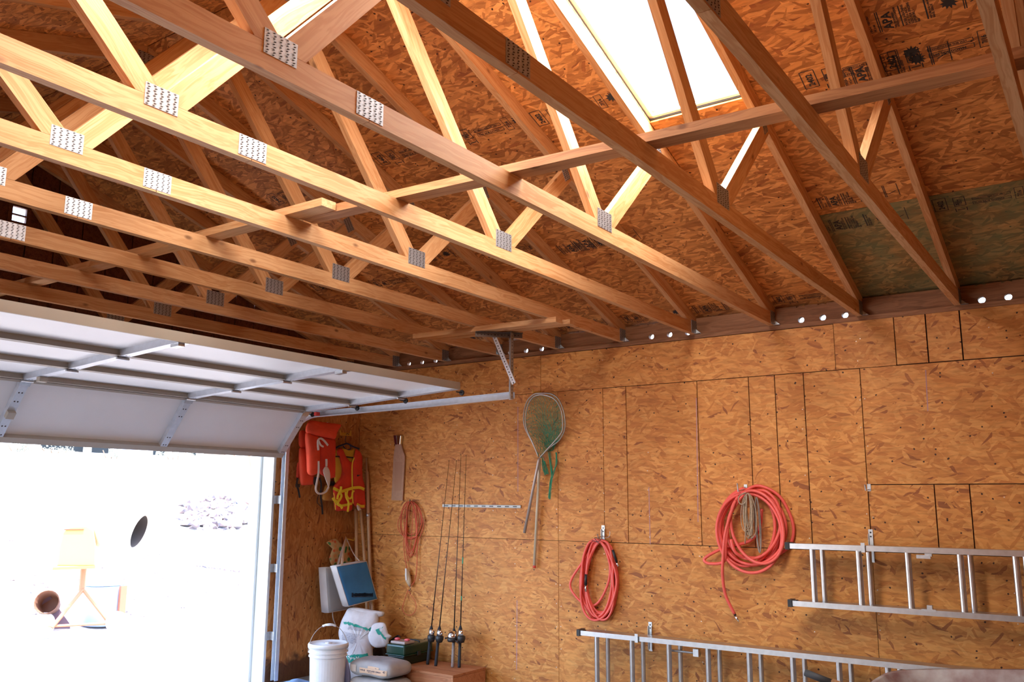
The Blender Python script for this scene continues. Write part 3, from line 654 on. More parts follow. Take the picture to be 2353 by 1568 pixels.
# tracks both sides
def track(ys, sgn, lab):
    t = thing('door_track', (.06, ys, 0.02), lab, 'door track', None)
    def chan(path, w_, nm):
        mb = MB(); P = [V(q) for q in path]; prof = [(-w_ / 2, .022), (-w_ / 2, -.022), (w_ / 2, -.022), (w_ / 2, .022)]; th = .0025
        # J-shaped channel swept along the path: web towards the wall, two flanges towards the door
        k0 = len(mb.v); secs = []
        for i, q in enumerate(P):
            tg = (P[min(i + 1, len(P) - 1)] - P[max(i - 1, 0)]).normalized(); nn = V((-tg.z, 0, tg.x))
            ring = []
            for a_, b_ in ((-w_ / 2, -.020), (-w_ / 2 , .018), (-w_ / 2 + th, .018), (-w_ / 2 + th, -.020 + th) if False else (-w_ / 2 + .004, .018), (-w_ / 2 + .004, -.016), (w_ / 2 - .004, -.016), (w_ / 2 - .004, .018), (w_ / 2, .018), (w_ / 2, -.020)):
                ring.append(q + nn * a_ + V((0, -b_ * sgn, 0)))
            secs.append(ring)
        N = len(secs[0]); mb.v = [p_ for r_ in secs for p_ in r_]
        for i in range(len(secs) - 1):
            for j in range(N): mb.f.append([i * N + j, i * N + (j + 1) % N, (i + 1) * N + (j + 1) % N, (i + 1) * N + j]); mb.m.append(0)
        mb.f += [list(range(N))[::-1], [(len(secs) - 1) * N + j for j in range(N)]]; mb.m += [0, 0]
        return obj(nm, mb, STEEL, t)
    chan([(.062, ys, .035), (.062, ys, 1.95)], .05, 'vertical_track')
    chan([(.062, ys, 1.95)] + [(.062 + .36 * (1 - math.cos(a)), ys, 1.95 + .315 * math.sin(a)) for a in [math.pi / 2 * i / 8 for i in range(1, 9)]] + [(1.5, ys, 2.277), (2.50, ys, 2.297)], .05, 'horizontal_track')
    for z in (.36, .92, 1.5):
        mb = MB(); mb.bb((.0005, ys - .02, z), (.05, ys - .017 * 1, z + .07)); mb.bb((.0005, ys - .055, z), (.004, ys - .02, z + .07)); obj('track_bracket', mb, GALV, t)
    for (x, z) in joints[1:]:
        mb = MB(); mb.lathe([(.021, 0), (.023, .004), (.021, .012)], (x - .03, ys - sgn * .012, z - .018), 14, Euler((H90 * sgn, 0, 0)).to_matrix()); mb.tube([(x - .03, ys - sgn * .008, z - .018), (x - .03, ys - sgn * .085, z - .018)], .005, 6)
        obj('roller', mb, BLACK, t)
    return t
tr = track(-.965, 1, 'galvanised door track rising beside the life jackets and running to the slotted hanger')
mb = MB(); mb.bb((.47, -1.03, 2.245), (.50, -.99, 2.275)); obj('red_clip', mb, mat('red_plastic', (.7, .05, .04), .5), tr)
track(-6.01, -1, 'galvanised door track on the far side of the raised door, beyond the left edge')
def angle_iron(name, a, b, w_, face, side, m, parent, pitch=.025):
    # slotted steel angle: two flanges meeting along a->b; dark slots on both
    a, b = V(a), V(b); x = (b - a); L = x.length; x.normalize(); f, s_ = V(face).normalized(), V(side).normalized()
    mb = MB(); th = .0025
    def slab(o0, u, wd, tn):
        P = [o0 + x * l_ + u * q + tn * h for l_ in (0, L) for q in (0, wd) for h in (0, th)]
        mb.add(P, [(0, 1, 3, 2), (4, 6, 7, 5), (0, 4, 5, 1), (2, 3, 7, 6), (0, 2, 6, 4), (1, 5, 7, 3)])
        k = 0; l_ = .015
        while l_ < L - .02:
            sl = .012 if k % 2 else .007
            P = [o0 + x * (l_ + dl) + u * (wd * .5 + dw) + tn * h for dl, dw in ((0, -.0035), (sl, -.0035), (sl, .0035), (0, .0035)) for h in (-.0006,)]
            mb.add(P, [(0, 1, 2, 3)], 1)
            P = [q + tn * (th + .0012) for q in P]; mb.add(P, [(0, 1, 2, 3)], 1); l_ += pitch; k += 1
    slab(a, f, w_, s_); 
    if side is not None: slab(a, s_, w_, f)
    return obj(name, mb, [m, HOLE], parent)
hang = thing('track_hanger', (2.53, -1.0, 2.28), 'slotted steel hanger with a bright diagonal strut holding the track end', 'hanger')
A0 = onY(1172, 912, -1.0); A1 = onY(1172, 762, -1.0)
angle_iron('upright', (2.515, -.985, 2.262), (2.515, -.985, 2.762), .038, (-1, 0, 0), (0, -1, 0), DARKM if False else mat('grey_angle', (.40, .39, .38), .45, .7), hang)
angle_iron('cross_bar', (2.30, -1.17, 2.757), (2.555, -.93, 2.757), .036, (0, 0, -1), (.7, -.7, 0), mat('dull_angle', (.20, .17, .15), .5, .7), hang)
STRUT = mat('bright_strut', (.80, .84, .90), .35, .4)
a, b_ = onY(1125, 748, -1.06), onY(1181, 882, -1.06)
x = (b_ - a).normalized(); mb = MB(); mb.beam(a, b_, .004, .034, x.cross(V((0, 1, 0))))
L = (b_ - a).length; l_ = .02; k = 0; zz = x.cross(V((0, 1, 0))).normalized()
while l_ < L - .01:
    sl = .012 if k % 2 else .007; P = [a + x * (l_ + dl) + zz * dw + V((0, -.0024, 0)) for dl, dw in ((0, -.004), (sl, -.004), (sl, .004), (0, .004))]; mb.add(P, [(0, 1, 2, 3)], 1); l_ += .0225; k += 1
obj('diagonal_strut', mb, [STRUT, HOLE], hang)

# ================================================================== ladders hung on the long wall
def ladder(corner, length, width, pitch0, pitch, lab, grp, offs, backoffs, skip=()):
    # corner = left end of the upper rail (front section), rails run along +X
    x0, z1 = corner; z0 = z1 - width; y = -.22
    t = thing('extension_ladder', (x0, y, z0), lab, 'ladder', grp)
    for z in (z1, z0):
        mb = MB(); mb.bb((x0, y - .005, z - .017), (x0 + length, y - .001, z + .017)); mb.bb((x0, y - .001, z + .0135), (x0 + length, y + .062, z + .017)); mb.bb((x0, y - .001, z - .017), (x0 + length, y + .062, z - .0135)) ; obj('rail', mb, ALU, t)
        mb = MB(); mb.bb((x0 + .05, y + .072, z - .015), (x0 + length - .02, y + .076, z + .015)); mb.bb((x0 + .05, y + .076, z + .012), (x0 + length - .02, y + .13, z + .015)); mb.bb((x0 + .05, y + .076, z - .015), (x0 + length - .02, y + .13, z - .012)); obj('back_rail', mb, ALU, t)
        mb = MB(); mb.bb((x0 - .018, y - .012, z - .024), (x0 + .012, y + .068, z + .024)); mb.bb((x0 + .012, y - .009, z + .0175), (x0 + .04, y + .04, z + .022)); obj('end_cap', mb, BLACK, t, auto=.003)
    i = 0; x = x0 + pitch0
    while x < x0 + length - .1:
        mb = MB(); mb.tube([(x, y + .03, z0 + .0135), (x, y + .03, z1 - .0135)], .0185, 12); obj('rung', mb, ALU, t, smooth=False)
        if i not in skip:
            mb = MB(); mb.tube([(x + backoffs, y + .10, z0 + .012), (x + backoffs, y + .10, z1 - .012)], .017, 12); obj('rung', mb, ALU, t)
        x += pitch; i += 1
    return t
SP = .293
Lu = ladder((4.222, 1.250), 2.9, .369, .150, SP, 'short aluminium extension ladder hung level on the wall right of the big red hose', 'ladders on the long wall', 0, .045, skip=(2,))
mb = MB(); q = onY(2122, 1272, -.2); mb.bb((q.x - .04, -.215, 1.20), (q.x + .04, -.20, 1.222)); mb.bb((q.x + .01, -.225, 1.215), (q.x + .05, -.19, 1.235)); obj('rung_lock', mb, GALV, Lu)
mb = MB(); q = onY(2135, 1392, -.2); mb.bb((q.x - .04, -.228, .888), (q.x + .04, -.20, .902)); mb.bb((q.x - .01, -.222, .895), (q.x + .02, -.19, .925)); obj('rung_lock', mb, GALV, Lu)
Ll = ladder((2.602, .555), 4.4, .39, .135, SP * 1.003, 'long aluminium extension ladder hung low on the wall, left end under the small hose', 'ladders on the long wall', 0, .055)
q = onY(1575, 1490, -.18)
mb = MB(); mb.tube([(q.x - .12, -.15, .487), (q.x + .10, -.15, .487)], .008, 8); mb.bb((q.x + .06, -.19, .47), (q.x + .10, -.15, .52)); obj('rung_lock', mb, GALV, Ll)
# hooks: perforated arm brackets
def arm_hook(u, v0, v1, lab, drop=.25, reach=.235):
    a = onY(u, v0, -.004); b = onY(u, v1, -.004); t = thing('ladder_hook', (a.x, -.001, b.z), lab, 'hook', 'zinc wall hooks')
    mb = MB(); mb.bb((a.x - .014, -.006, b.z - drop), (a.x + .014, -.001, a.z)); 
    for s_ in (-1, 1): mb.bb((a.x + s_ * .014 - .0015, -.016, b.z - drop + .01), (a.x + s_ * .014 + .0015, -.001, a.z - .03))
    obj('back_plate', mb, GALV, t)
    mb = MB()
    for z in (a.z - .02, (a.z + b.z) / 2): mb.lathe([(.006, 0), (.004, .004)], (a.x, -.006, z), 8, Euler((H90, 0, 0)).to_matrix())
    obj('screw', mb, DARKM, t); return t, a, b
t, a, b = arm_hook(1494, 1430, 1458, 'zinc wall hook plate showing just above the long low ladder', .12)
mb = MB(); mb.bb((a.x - .012, -.235, .530), (a.x + .012, -.006, .5365)); mb.bb((a.x - .012, -.238, .53), (a.x + .012, -.2335, .59)); obj('arm', mb, GALV, t)
t, a, b = arm_hook(2000, 1217, 1250, 'zinc wall hook plate showing just above the short upper ladder', .12)
mb = MB(); mb.bb((a.x - .012, -.235, 1.2255), (a.x + .012, -.006, 1.232)); mb.bb((a.x - .012, -.238, 1.2255), (a.x + .012, -.2335, 1.285)); obj('arm', mb, GALV, t)

# ================================================================== hoses, rope and cord
def coil(pix, y, sub=8, jit=.012, seed=1, closed=False):
    R_ = random.Random(seed); pts = []
    for i, q in enumerate(pix):
        yy = y - (q[2] if len(q) > 2 else R_.uniform(0, jit * 3)); pts.append(onY(q[0], q[1], yy))
    return smoothpath(pts, sub, closed)
def loops(cx, top, w_, h_, n, seed, y, dx=0, dbot=0, jit=5, skew=0, start=0):
    # a hank that hangs from a hook: every turn passes the hook at the top
    R_ = random.Random(seed); out = []
    for k in range(n):
        W_ = w_ * R_.uniform(.72, 1.08); H_ = h_ * R_.uniform(.86, 1.0); ox = R_.uniform(-jit, jit); lay = -y + .008 + .011 * (k % 5) + R_.uniform(0, .004)
        for i in range(14):
            a = -H90 + 2 * math.pi * (i + .5) / 14
            e = 1.0
            X_ = cx + ox * abs(math.sin(a)) + math.cos(a) * W_ / 2 * e * (1 + .12 * math.sin(a)) + skew * (math.sin(a) + 1) / 2
            Y_ = top + H_ / 2 + math.sin(a) * H_ / 2 + (R_.uniform(0, 4) if i in (0, 13) else 0)
            out.append((X_, Y_, lay + R_.uniform(-.002, .002)))
    return [onY(a, b, -c) for a, b, c in out]
h = thing('air_hose', onY(1385, 1245, -.05), 'smaller coil of red rubber hose hung on the zinc hook over the long ladder', 'hose', 'red hoses on the wall')
P = loops(1377, 1240, 80, 190, 11, 5, 0, jit=10)
P = P + [onY(1352, 1290, -.09), onY(1347, 1325, -.095)]
mb = MB(); mb.tube(smoothpath(P, 4), .0092, 8); obj('hose', mb, RED, h, smooth=True)
mb = MB(); pp = smoothpath([onY(u, v, -.03) for u, v in ((1372, 1242), (1340, 1290), (1312, 1335), (1316, 1362), (1345, 1390), (1375, 1385), (1400, 1330), (1398, 1270), (1385, 1243))], 6); mb.tube(pp, .0092, 8); obj('hose', mb, RED, h, smooth=True)
mb = MB(); mb.tube([onY(1347, 1320, -.095), onY(1346, 1345, -.096)], .0115, 10); obj('end_sleeve', mb, BLACK, h, smooth=True)
mb = MB(); mb.tube([onY(1408, 1264, -.08), onY(1417, 1292, -.07)], .0105, 10); obj('end_sleeve', mb, BLACK, h, smooth=True)
mb = MB(); mb.tube([onY(1346, 1345, -.086), onY(1346, 1360, -.086)], .0085, 10); mb.tube([onY(1417, 1292, -.06), onY(1421, 1302, -.06)], .009, 10); obj('fitting', mb, CHROME, h, smooth=True)
mb = MB(); mb.tube(smoothpath([onY(u, v, -.09) for u, v in ((1360, 1242), (1372, 1246), (1380, 1240), (1366, 1236), (1376, 1250))], 4), .0025, 6); obj('tie_wire', mb, DARKM, h)
t, a, b = arm_hook(1386, 1208, 1236, 'zinc wall hook with a bent wire carrying the smaller red hose', .02)
mb = MB(); mb.tube([(a.x, -.006, b.z + .012), (a.x, -.085, b.z + .004), (a.x, -.10, b.z + .03)], .004, 6); mb.tube(smoothpath([(a.x, -.03, b.z + .005), (a.x + .05, -.03, b.z + .002), (a.x + .07, -.03, b.z + .02), (a.x + .072, -.03, b.z + .05)], 4), .0022, 6); obj('arm', mb, GALV, t)

h = thing('air_hose', onY(1714, 1130, -.05), 'big coil of red rubber hose with a loose end hanging below', 'hose', 'red hoses on the wall')
def ell(cx, cy, rx, ry, a0, a1, n, lay, rot=0):
    out = []
    for i in range(n):
        a = math.radians(a0 + (a1 - a0) * i / (n - 1)); x_, y_ = math.cos(a) * rx, math.sin(a) * ry; c_, s_ = math.cos(rot), math.sin(rot)
        out.append(onY(cx + x_ * c_ - y_ * s_, cy + x_ * s_ + y_ * c_, -lay))
    return out
EL = [(1722, 1210, 72, 90, .02, .10), (1726, 1212, 66, 88, .035, -.12), (1718, 1218, 62, 84, .05, .16), (1730, 1216, 76, 82, .065, -.05), (1733, 1206, 60, 80, .08, .25), (1722, 1226, 74, 92, .095, -.22), (1740, 1212, 58, 86, .11, -.3)]
P = []
for cx, cy, rx, ry, lay, rot in EL: P += ell(cx, cy, rx, ry, -95, 250, 16, lay, rot)
mb = MB(); mb.tube(smoothpath(P, 4), .0112, 8); obj('hose', mb, RED, h, smooth=True)
mb = MB(); mb.tube(smoothpath([onY(u, v, -y_) for u, v, y_ in ((1712, 1128, .06), (1745, 1117, .05), (1790, 1140, .03), (1818, 1190, .02), (1823, 1230, .02), (1808, 1262, .02), (1770, 1280, .03), (1720, 1282, .07), (1690, 1270, .12), (1680, 1240, .12))], 6), .0112, 8); obj('hose', mb, RED, h, smooth=True)
mb = MB(); mb.tube(smoothpath([onY(u, v, -y_) for u, v, y_ in ((1716, 1128, .09), (1680, 1180, .12), (1668, 1250, .12), (1664, 1290, .10), (1632, 1296, .08), (1618, 1288, .07), (1630, 1276, .07), (1668, 1258, .05), (1720, 1245, .05), (1745, 1215, .05), (1750, 1170, .05))], 6), .0112, 8); obj('hose', mb, RED, h, smooth=True)
mb = MB(); mb.tube(smoothpath([onY(u, v, -y_) for u, v, y_ in ((1690, 1150, .13), (1668, 1220, .13), (1661, 1290, .12), (1661, 1330, .09), (1668, 1370, .06), (1688, 1412, .04))], 6), .0112, 8); obj('hose', mb, RED, h, smooth=True)
mb = MB(); mb.tube([onY(1687, 1409, -.04), onY(1690, 1416, -.04)], .009, 10); obj('end_sleeve', mb, BLACK, h, smooth=True)
mb = MB(); mb.tube([onY(1690, 1416, -.04), onY(1694, 1423, -.04), onY(1698, 1430, -.04)], [.009, .009, .005], 10); obj('fitting', mb, CHROME, h, smooth=True)
q = onY(1714, 1130, 0); t = thing('wall_hook', q, 'long steel spike hook above the big red hose and rope', 'hook')
mb = MB(); mb.tube([q + V((0, -.001, .02)), q + V((0, -.155, .0)), q + V((0, -.165, .055))], .0045, 8); mb.bb((q.x - .012, -.004, q.z), (q.x + .012, -.001, q.z + .05)); obj('spike', mb, GALV, t)
r = thing('rope_hank', onY(1714, 1135, -.14), 'hank of thin beige braided rope hung over the big red hose', 'rope')
mb = MB(); R_ = random.Random(11)
P = []
for k in range(13):
    w_ = R_.uniform(10, 30); ox = R_.uniform(-6, 10); hb = R_.uniform(80, 106); lay = .135 + .004 * (k % 5)
    for i in range(12):
        a = -H90 + 2 * math.pi * (i + .5) / 12; P.append(onY(1718 + ox * (math.sin(a) + 1) / 2 + math.cos(a) * w_ / 2, 1134 + hb / 2 + math.sin(a) * hb / 2, -lay))
mb.tube(smoothpath(P, 3), .0034, 6); obj('rope_turns', mb, ROPE, r, smooth=True)
mb = MB(); P = []
for k in range(8):
    w_ = R_.uniform(5, 14); lay = .10 + .006 * (k % 3)
    for i in range(10):
        a = -H90 + 2 * math.pi * (i + .5) / 10; P.append(onY(1738 + 8 * (math.sin(a) + 1) / 2 + math.cos(a) * w_ / 2, 1142 + 65 + math.sin(a) * 64, -lay))
mb.tube(smoothpath(P, 3), .0032, 6); obj('rope_turns', mb, mat('grey_rope', (.36, .29, .25), .9, noise=(90, .3)), r, smooth=True)
mb = MB(); mb.tube(smoothpath([onY(u, v, -.165) for u, v in ((1714, 1132), (1698, 1142), (1700, 1158), (1712, 1156), (1716, 1140), (1714, 1190), (1712, 1250))], 5), .0038, 6); obj('rope_end', mb, ROPE, r, smooth=True)
# orange extension cord
c_ = thing('extension_lead', onY(945, 1155, -.03), 'thin orange extension cord looped on the wall left of the fishing rods', 'cord')
P = loops(945, 1151, 46, 90, 3, 2, 0, jit=4) + loops(946, 1152, 26, 130, 5, 8, 0, jit=5)
mb = MB(); mb.tube(smoothpath(P, 4), .0036, 6); obj('cable', mb, CORD, c_, smooth=True)
mb = MB()
for ps in (((944, 1152), (925, 1175), (914, 1205), (922, 1228), (945, 1236), (962, 1225), (970, 1195), (962, 1165), (946, 1152)), ((946, 1152), (966, 1180), (973, 1210), (960, 1250), (958, 1300), (953, 1335), (940, 1350)), ((930, 1200), (928, 1260), (935, 1310)), ((938, 1160), (931, 1230), (937, 1290), (944, 1250), (950, 1165))):
    mb.tube(smoothpath([onY(u, v, -.03) for u, v in ps], 5), .0036, 6)
mb.tube(smoothpath([onY(u, v, -.03) for u, v in ((938, 1355), (928, 1385), (925, 1400), (932, 1412), (945, 1414), (955, 1402), (955, 1385), (944, 1368), (939, 1358))], 5), .003, 6); obj('cable', mb, CORD, c_, smooth=True)
mb = MB(); mb.tube([onY(936, 1308, -.04), onY(936, 1320, -.04), onY(939, 1335, -.04), onY(942, 1347, -.04)], [.013, .024, .027, .012], 12); obj('plug', mb, mat('yellowed_plastic', (.62, .50, .34), .5), c_, smooth=True)
mb = MB(); mb.tube([onY(933, 1307, -.062), onY(934, 1334, -.068)], .009, 8); obj('paper_label', mb, WHITE, c_)
tm = MB(); 
mb = MB(); mb.tube(smoothpath([onY(941, 1347, -.04), onY(944, 1354, -.04), onY(939, 1358, -.04)], 4), .003, 6); obj('shackle', mb, CHROME, c_)
mb = MB(); mb.tube([onY(942, 1153, 0) + V((0, -.001, 0)), onY(942, 1153, -.05), onY(942, 1148, -.055)], .004, 6); tag(obj('wall_hook', mb, DARKM), 'dark nail hook under the first turns of the orange cord', 'hook')

# ================================================================== landing nets
NET = mat('green_twine', (.03, .30, .17), .7)
HOOP = mat('dull_hoop', (.50, .49, .46), .4, .8)
def netlattice(mb, outline, c, n, depth, rows, cols, r, seed, drop=V((0, 0, 0))):
    # diamond mesh over a sagging bag bounded by the hoop
    R_ = random.Random(seed); N = len(outline); g_ = []
    for i in range(rows + 1):
        f = 1 - i / rows * .93; row = []
        for j in range(cols):
            t = (j + (.5 if i % 2 else 0)) / cols * N; a = outline[int(t) % N].lerp(outline[(int(t) + 1) % N], t % 1)
            p_ = c + (a - c) * f + V(n) * depth * math.sin((1 - f) * H90) + drop * ((1 - f) ** 1.3) + V((R_.uniform(-1, 1), R_.uniform(-1, 1), R_.uniform(-1, 1))) * .006 * (1 if i else 0)
            row.append(p_)
        g_.append(row)
    for i in range(rows):
        for j in range(cols):
            a = g_[i][j]; o = 0 if i % 2 == 0 else 1
            mb.tube([a, g_[i + 1][(j + o) % cols]], r, 3, cap=False); mb.tube([a, g_[i + 1][(j - 1 + o) % cols]], r, 3, cap=False)
def landing_net(hoop, joint, grip, y, lab, hm, drop, extra, capm=None):
    t = thing('landing_net', onY(joint[0], joint[1], -y), lab, 'landing net', 'landing nets')
    Hp = smoothpath([onY(u, v, -y) for u, v in hoop], 5, False)
    mb = MB(); mb.tube(Hp, .0055, 8); obj('hoop', mb, HOOP, t, smooth=True)
    mb = MB(); j_, g_ = onY(*joint, -y), onY(*grip, -(y * .55)); mb.tube([j_, j_.lerp(g_, .03), g_], [.010, .0125, .0125], 12); obj('handle', mb, hm, t, smooth=True)
    if capm: mb = MB(); d = (g_ - j_).normalized(); mb.tube([g_, g_ + d * .02], .0135, 12); obj('end_cap', mb, capm, t, smooth=True)
    mb = MB(); c = sum(Hp, V()) / len(Hp); netlattice(mb, Hp, c, (0, .04, -.0), .9, 13, 30, .0011, 3, drop)
    for ps in extra: 
        for k in range(5): mb.tube(smoothpath([onY(u + R_.uniform(-2.5, 2.5), v, -.03 - .004 * k) for u, v in ps], 3), .0022, 4)
    o = obj('netting', mb, NET, t); return t
landing_net([(1238, 1050), (1222, 1015), (1207, 985), (1203, 960), (1210, 925), (1226, 907), (1245, 904), (1268, 906), (1285, 920), (1296, 950), (1298, 985), (1285, 1012), (1262, 1030), (1240, 1054)], (1240, 1056), (1228, 1300), .05,
            'longer-handled landing net, rear one of two, red tip on its bright pole', mat('polished_pole', (.74, .66, .50), .3, .3), V((.06, 0, -.26)),
            (((1252, 1060), (1258, 1090), (1250, 1080)), ((1262, 1040), (1268, 1085), (1265, 1110), (1263, 1148)), ((1277, 1040), (1279, 1065), (1272, 1085), (1266, 1110), (1262, 1145))), mat('red_cap', (.6, .06, .04), .5))
landing_net([(1237, 1050), (1225, 1020), (1210, 985), (1208, 955), (1216, 925), (1230, 910), (1250, 908), (1275, 918), (1290, 945), (1293, 980), (1288, 998), (1262, 1028), (1241, 1051)], (1239, 1054), (1205, 1225), .10,
            'shorter landing net in front, dull grey handle slanting left', mat('dull_pole', (.50, .44, .41), .45, .5), V((.02, 0, -.12)), (((1247, 1050), (1250, 1080), (1252, 1092)),))
q = onY(1242, 906, 0); mb = MB(); mb.tube([q + V((0, -.001, .02)), q + V((0, -.115, .002)), q + V((0, -.125, .03))], .005, 8); tag(obj('wall_hook', mb, mat('yellow_hook', (.62, .36, .04), .5)), 'yellow coated hook holding both landing net hoops', 'hook')

# ================================================================== fillet board, strip, small hooks
fb = thing('fillet_board', onY(915, 1150, -.02), 'pale bottle-shaped wooden fish board with a chrome clamp, hung on the wall', 'board')
prof = [(899, 1150), (925, 1151), (929, 1070), (930, 1048), (925, 1035), (921, 1020), (921, 1002), (908, 1000), (909, 1018), (906, 1035), (904, 1050), (902, 1090)]
mb = MB(); mb.prism([onY(u, v, -.02) for u, v in prof], (0, .016, 0)); obj('board', mb, mat('beech', (.50, .29, .185), .55, noise=(30, .18)), fb, auto=.002)
mb = MB(); mb.prism([onY(u, v, -.0212) for u, v in ((906, 1128), (921, 1128), (924, 1062), (908, 1062))], (0, .001, 0)); obj('worn_face', mb, mat('worn_beech', (.43, .24, .15), .6), fb)
mb = MB(); mb.prism([onY(u, v, -.036) for u, v in ((905, 1001), (921, 1001), (919, 1022), (908, 1022))], (0, .034, 0)); obj('clamp', mb, CHROME, fb, auto=.004)
mb = MB(); mb.prism([onY(u, v, -.039) for u, v in ((904, 1001), (910, 1001), (912, 1022), (907, 1022))], (0, .002, 0)); obj('dark_jaw', mb, mat('maroon_jaw', (.09, .012, .015), .3), fb)
st = thing('rod_rack_strip', onY(1017, 1163, 0), 'narrow perforated metal strip screwed level behind the fishing rod tips', 'rack')
a, b_ = onY(1017, 1162.5, -.008), onY(1197, 1165, -.008)
mb = MB(); mb.beam(a, b_, .010, .024); obj('strip', mb, mat('zinc_strip', (.50, .52, .52), .5, .15), st, auto=.002)
mb = MB(); R2_ = random.Random(5)
for i in range(10):
    c = a.lerp(b_, (i + .6) / 10.3); mb.bb((c.x - .02, -.0145, c.z - .005), (c.x + .02, -.0132, c.z + .005), 0)
obj('slot', mb, mat('slot_grey', (.12, .13, .14), .6), st)
q = onY(1995, 1125, 0); t = thing('utility_hook', q, 'small bent metal J hook at the left end of the saw cut', 'hook')
mb = MB(); mb.bb((q.x - .004, -.005, q.z - .012), (q.x + .018, -.001, q.z + .035)); mb.tube([(q.x + .004, -.005, q.z - .002), (q.x + .0, -.07, q.z - .006), (q.x - .002, -.075, q.z + .03)], .0045, 6); obj('bent_arm', mb, GALV, t)
q = onY(891, 1181, 0); mb = MB(); mb.lathe([(.008, 0), (.004, .006), (.004, .03), (.009, .034), (.006, .042)], q + V((0, -.001, 0)), 10, Euler((H90, 0, 0)).to_matrix()); tag(obj('wall_peg', mb, CHROME), 'lone shiny screw knob on the wall below the fillet board', 'knob')

# ================================================================== fishing rods on the wooden crate
BZ = .175
CR = thing('wooden_crate', (1.2, -.25, 0), 'low reddish wooden box under the four fishing rods', 'box')
TIM = lumber('redwood_plank', (.52, .23, .11), (.38, .14, .06), .2)
def cr_pt(u, v): return onZ(u, v, BZ)
c1, c2 = cr_pt(1097, 1537), cr_pt(1042, 1553)
xr = max(c1.x, c2.x); 
mb = MB(); mb.bb((.76, -.487, BZ - .02), (xr, -.05, BZ)); obj('lid', mb, TIM, CR, auto=.002)
mb = MB(); mb.bb((xr - .02, -.485, .0), (xr - .002, -.055, BZ - .0205)); obj('side_board', mb, TIM, CR)
mb = MB(); mb.bb((.765, -.485, .0), (xr - .0205, -.467, BZ - .0205)); obj('front_board', mb, TIM, CR)
mb = MB(); mb.bb((.765, -.466, .0), (.783, -.055, BZ - .0205)); obj('side_board', mb, TIM, CR)
GRIP = mat('foam_grip', (.02, .022, .028), .8); BLANK = mat('graphite_blank', (.022, .016, .016), .25); CORK = mat('grey_cork', (.33, .27, .25), .8, noise=(80, .3))
def rod(bx, by_, gx, gy, tx, ty, lab, grip, kind, green=False):
    b = onZ(bx, by_, BZ + .001)
    if b.y > -.05: b = V((b.x, -.06, b.z))
    t_ = onY(tx, ty, -.012); d = (t_ - b); L = d.length; d.normalize()
    t = thing('fishing_rod', b, lab, 'fishing rod', 'fishing rods leaning on the wall')
    gl = (onY(gx, gy, (b.y * .88)) - b).length
    mb = MB(); mb.tube([b, b + d * .012, b + d * gl * .62], [.0125, .0135, .0125], 12); obj('rear_grip', mb, grip, t, smooth=True)
    mb = MB(); mb.tube([b + d * gl * .62, b + d * gl * .64, b + d * gl * .80, b + d * gl * .82], [.0125, .010, .010, .012], 12); obj('reel_seat', mb, BLACK, t, smooth=True)
    mb = MB(); mb.tube([b + d * gl * .82, b + d * gl * .9, b + d * gl], [.016, .017, .0055], 12); obj('fore_grip', mb, GRIP, t, smooth=True)
    mb = MB(); mb.tube([b + d * gl, b + d * L * .5, b + d * L], [.0052, .0034, .0015], 8); obj('blank', mb, BLANK, t, smooth=True)
    s_ = d.cross(V((0, 1, 0))).normalized(); fr = V((0, -1, 0)); fr = (fr - d * fr.dot(d)).normalized()
    for k in range(7):
        q = b + d * (gl + (L - gl) * (.12 + .875 * (k / 6) ** .8)); r_ = .012 - .0014 * k
        ring = [q + fr * (r_ + .004) + s_ * r_ * math.cos(i * math.pi / 5) + fr * r_ * math.sin(i * math.pi / 5) for i in range(10)]
        mb = MB(); mb.tube(ring, .0012, 5, True); mb.tube([q, q + fr * .005], .0016, 5); obj('line_guide', mb, DARKM, t)
    if green:
        for f0, f1 in ((.30, .32), (.47, .50)):
            mb = MB(); mb.tube([b + d * L * f0, b + d * L * f1], .0058, 8); obj('green_wrap', mb, mat('teal_wrap', (.02, .30, .18), .4), t)
    q = b + d * gl * .72 + fr * .03 + s_ * (.025 if kind == 'spin' else -.0)
    qs = q - V((0, 0, 0))
    rl = MB(); rl.tube([b + d * gl * .72, q], .006, 8); 
    if kind == 'spin':
        q = b + d * gl * .74 + V((.034, -.028, 0)); rl = MB(); rl.tube([b + d * gl * .72, q], .006, 8); rl.lathe([(.004, -.050), (.026, -.042), (.034, -.018), (.034, .005), (.026, .009)], q, 16, d.to_track_quat('Z', 'Y').to_matrix())
        r_ = obj('reel', rl, BLACK, t, smooth=True)
        mb = MB(); mb.lathe([(.023, .009), (.028, .012), (.026, .030), (.028, .047), (.015, .055)], q, 16, d.to_track_quat('Z', 'Y').to_matrix()); obj('spool', mb, CHROME, r_, smooth=True)
        mb = MB(); mb.tube([q + V((.01, 0, -.02)), q + V((-.055, -.01, -.025)), q + V((-.06, -.03, -.025))], .003, 6); obj('crank', mb, DARKM, r_)
    else:
        q = b + d * gl * .76 + V((.012, -.035, 0)); rl = MB(); rl.tube([b + d * gl * .74, q], .006, 8); rl.lathe([(.032, -.034), (.041, -.024), (.041, -.004)], q, 18, d.to_track_quat('Z', 'Y').to_matrix()); r_ = obj('reel', rl, BLACK, t, smooth=True)
        mb = MB(); mb.lathe([(.040, -.004), (.041, .008), (.035, .034), (.019, .052), (.005, .058)], q, 18, d.to_track_quat('Z', 'Y').to_matrix()); obj('spool_cover', mb, CHROME, r_, smooth=True)
        mb = MB(); mb.tube([q, q + V((.045, -.01, -.018)), q + V((.075, -.012, -.03))], [.004, .004, .009], 8); mb.tube([q, q + V((-.045, -.012, -.004)), q + V((-.05, -.03, -.004))], [.004, .004, .008], 8); obj('crank', mb, BLACK, r_, smooth=True)
    return t
rod(982.4, 1527.5, 994.4, 1438.8, 1032.2, 1058, 'leftmost of the four fishing rods, black grip, closed-face reel on its right', GRIP, 'spin')
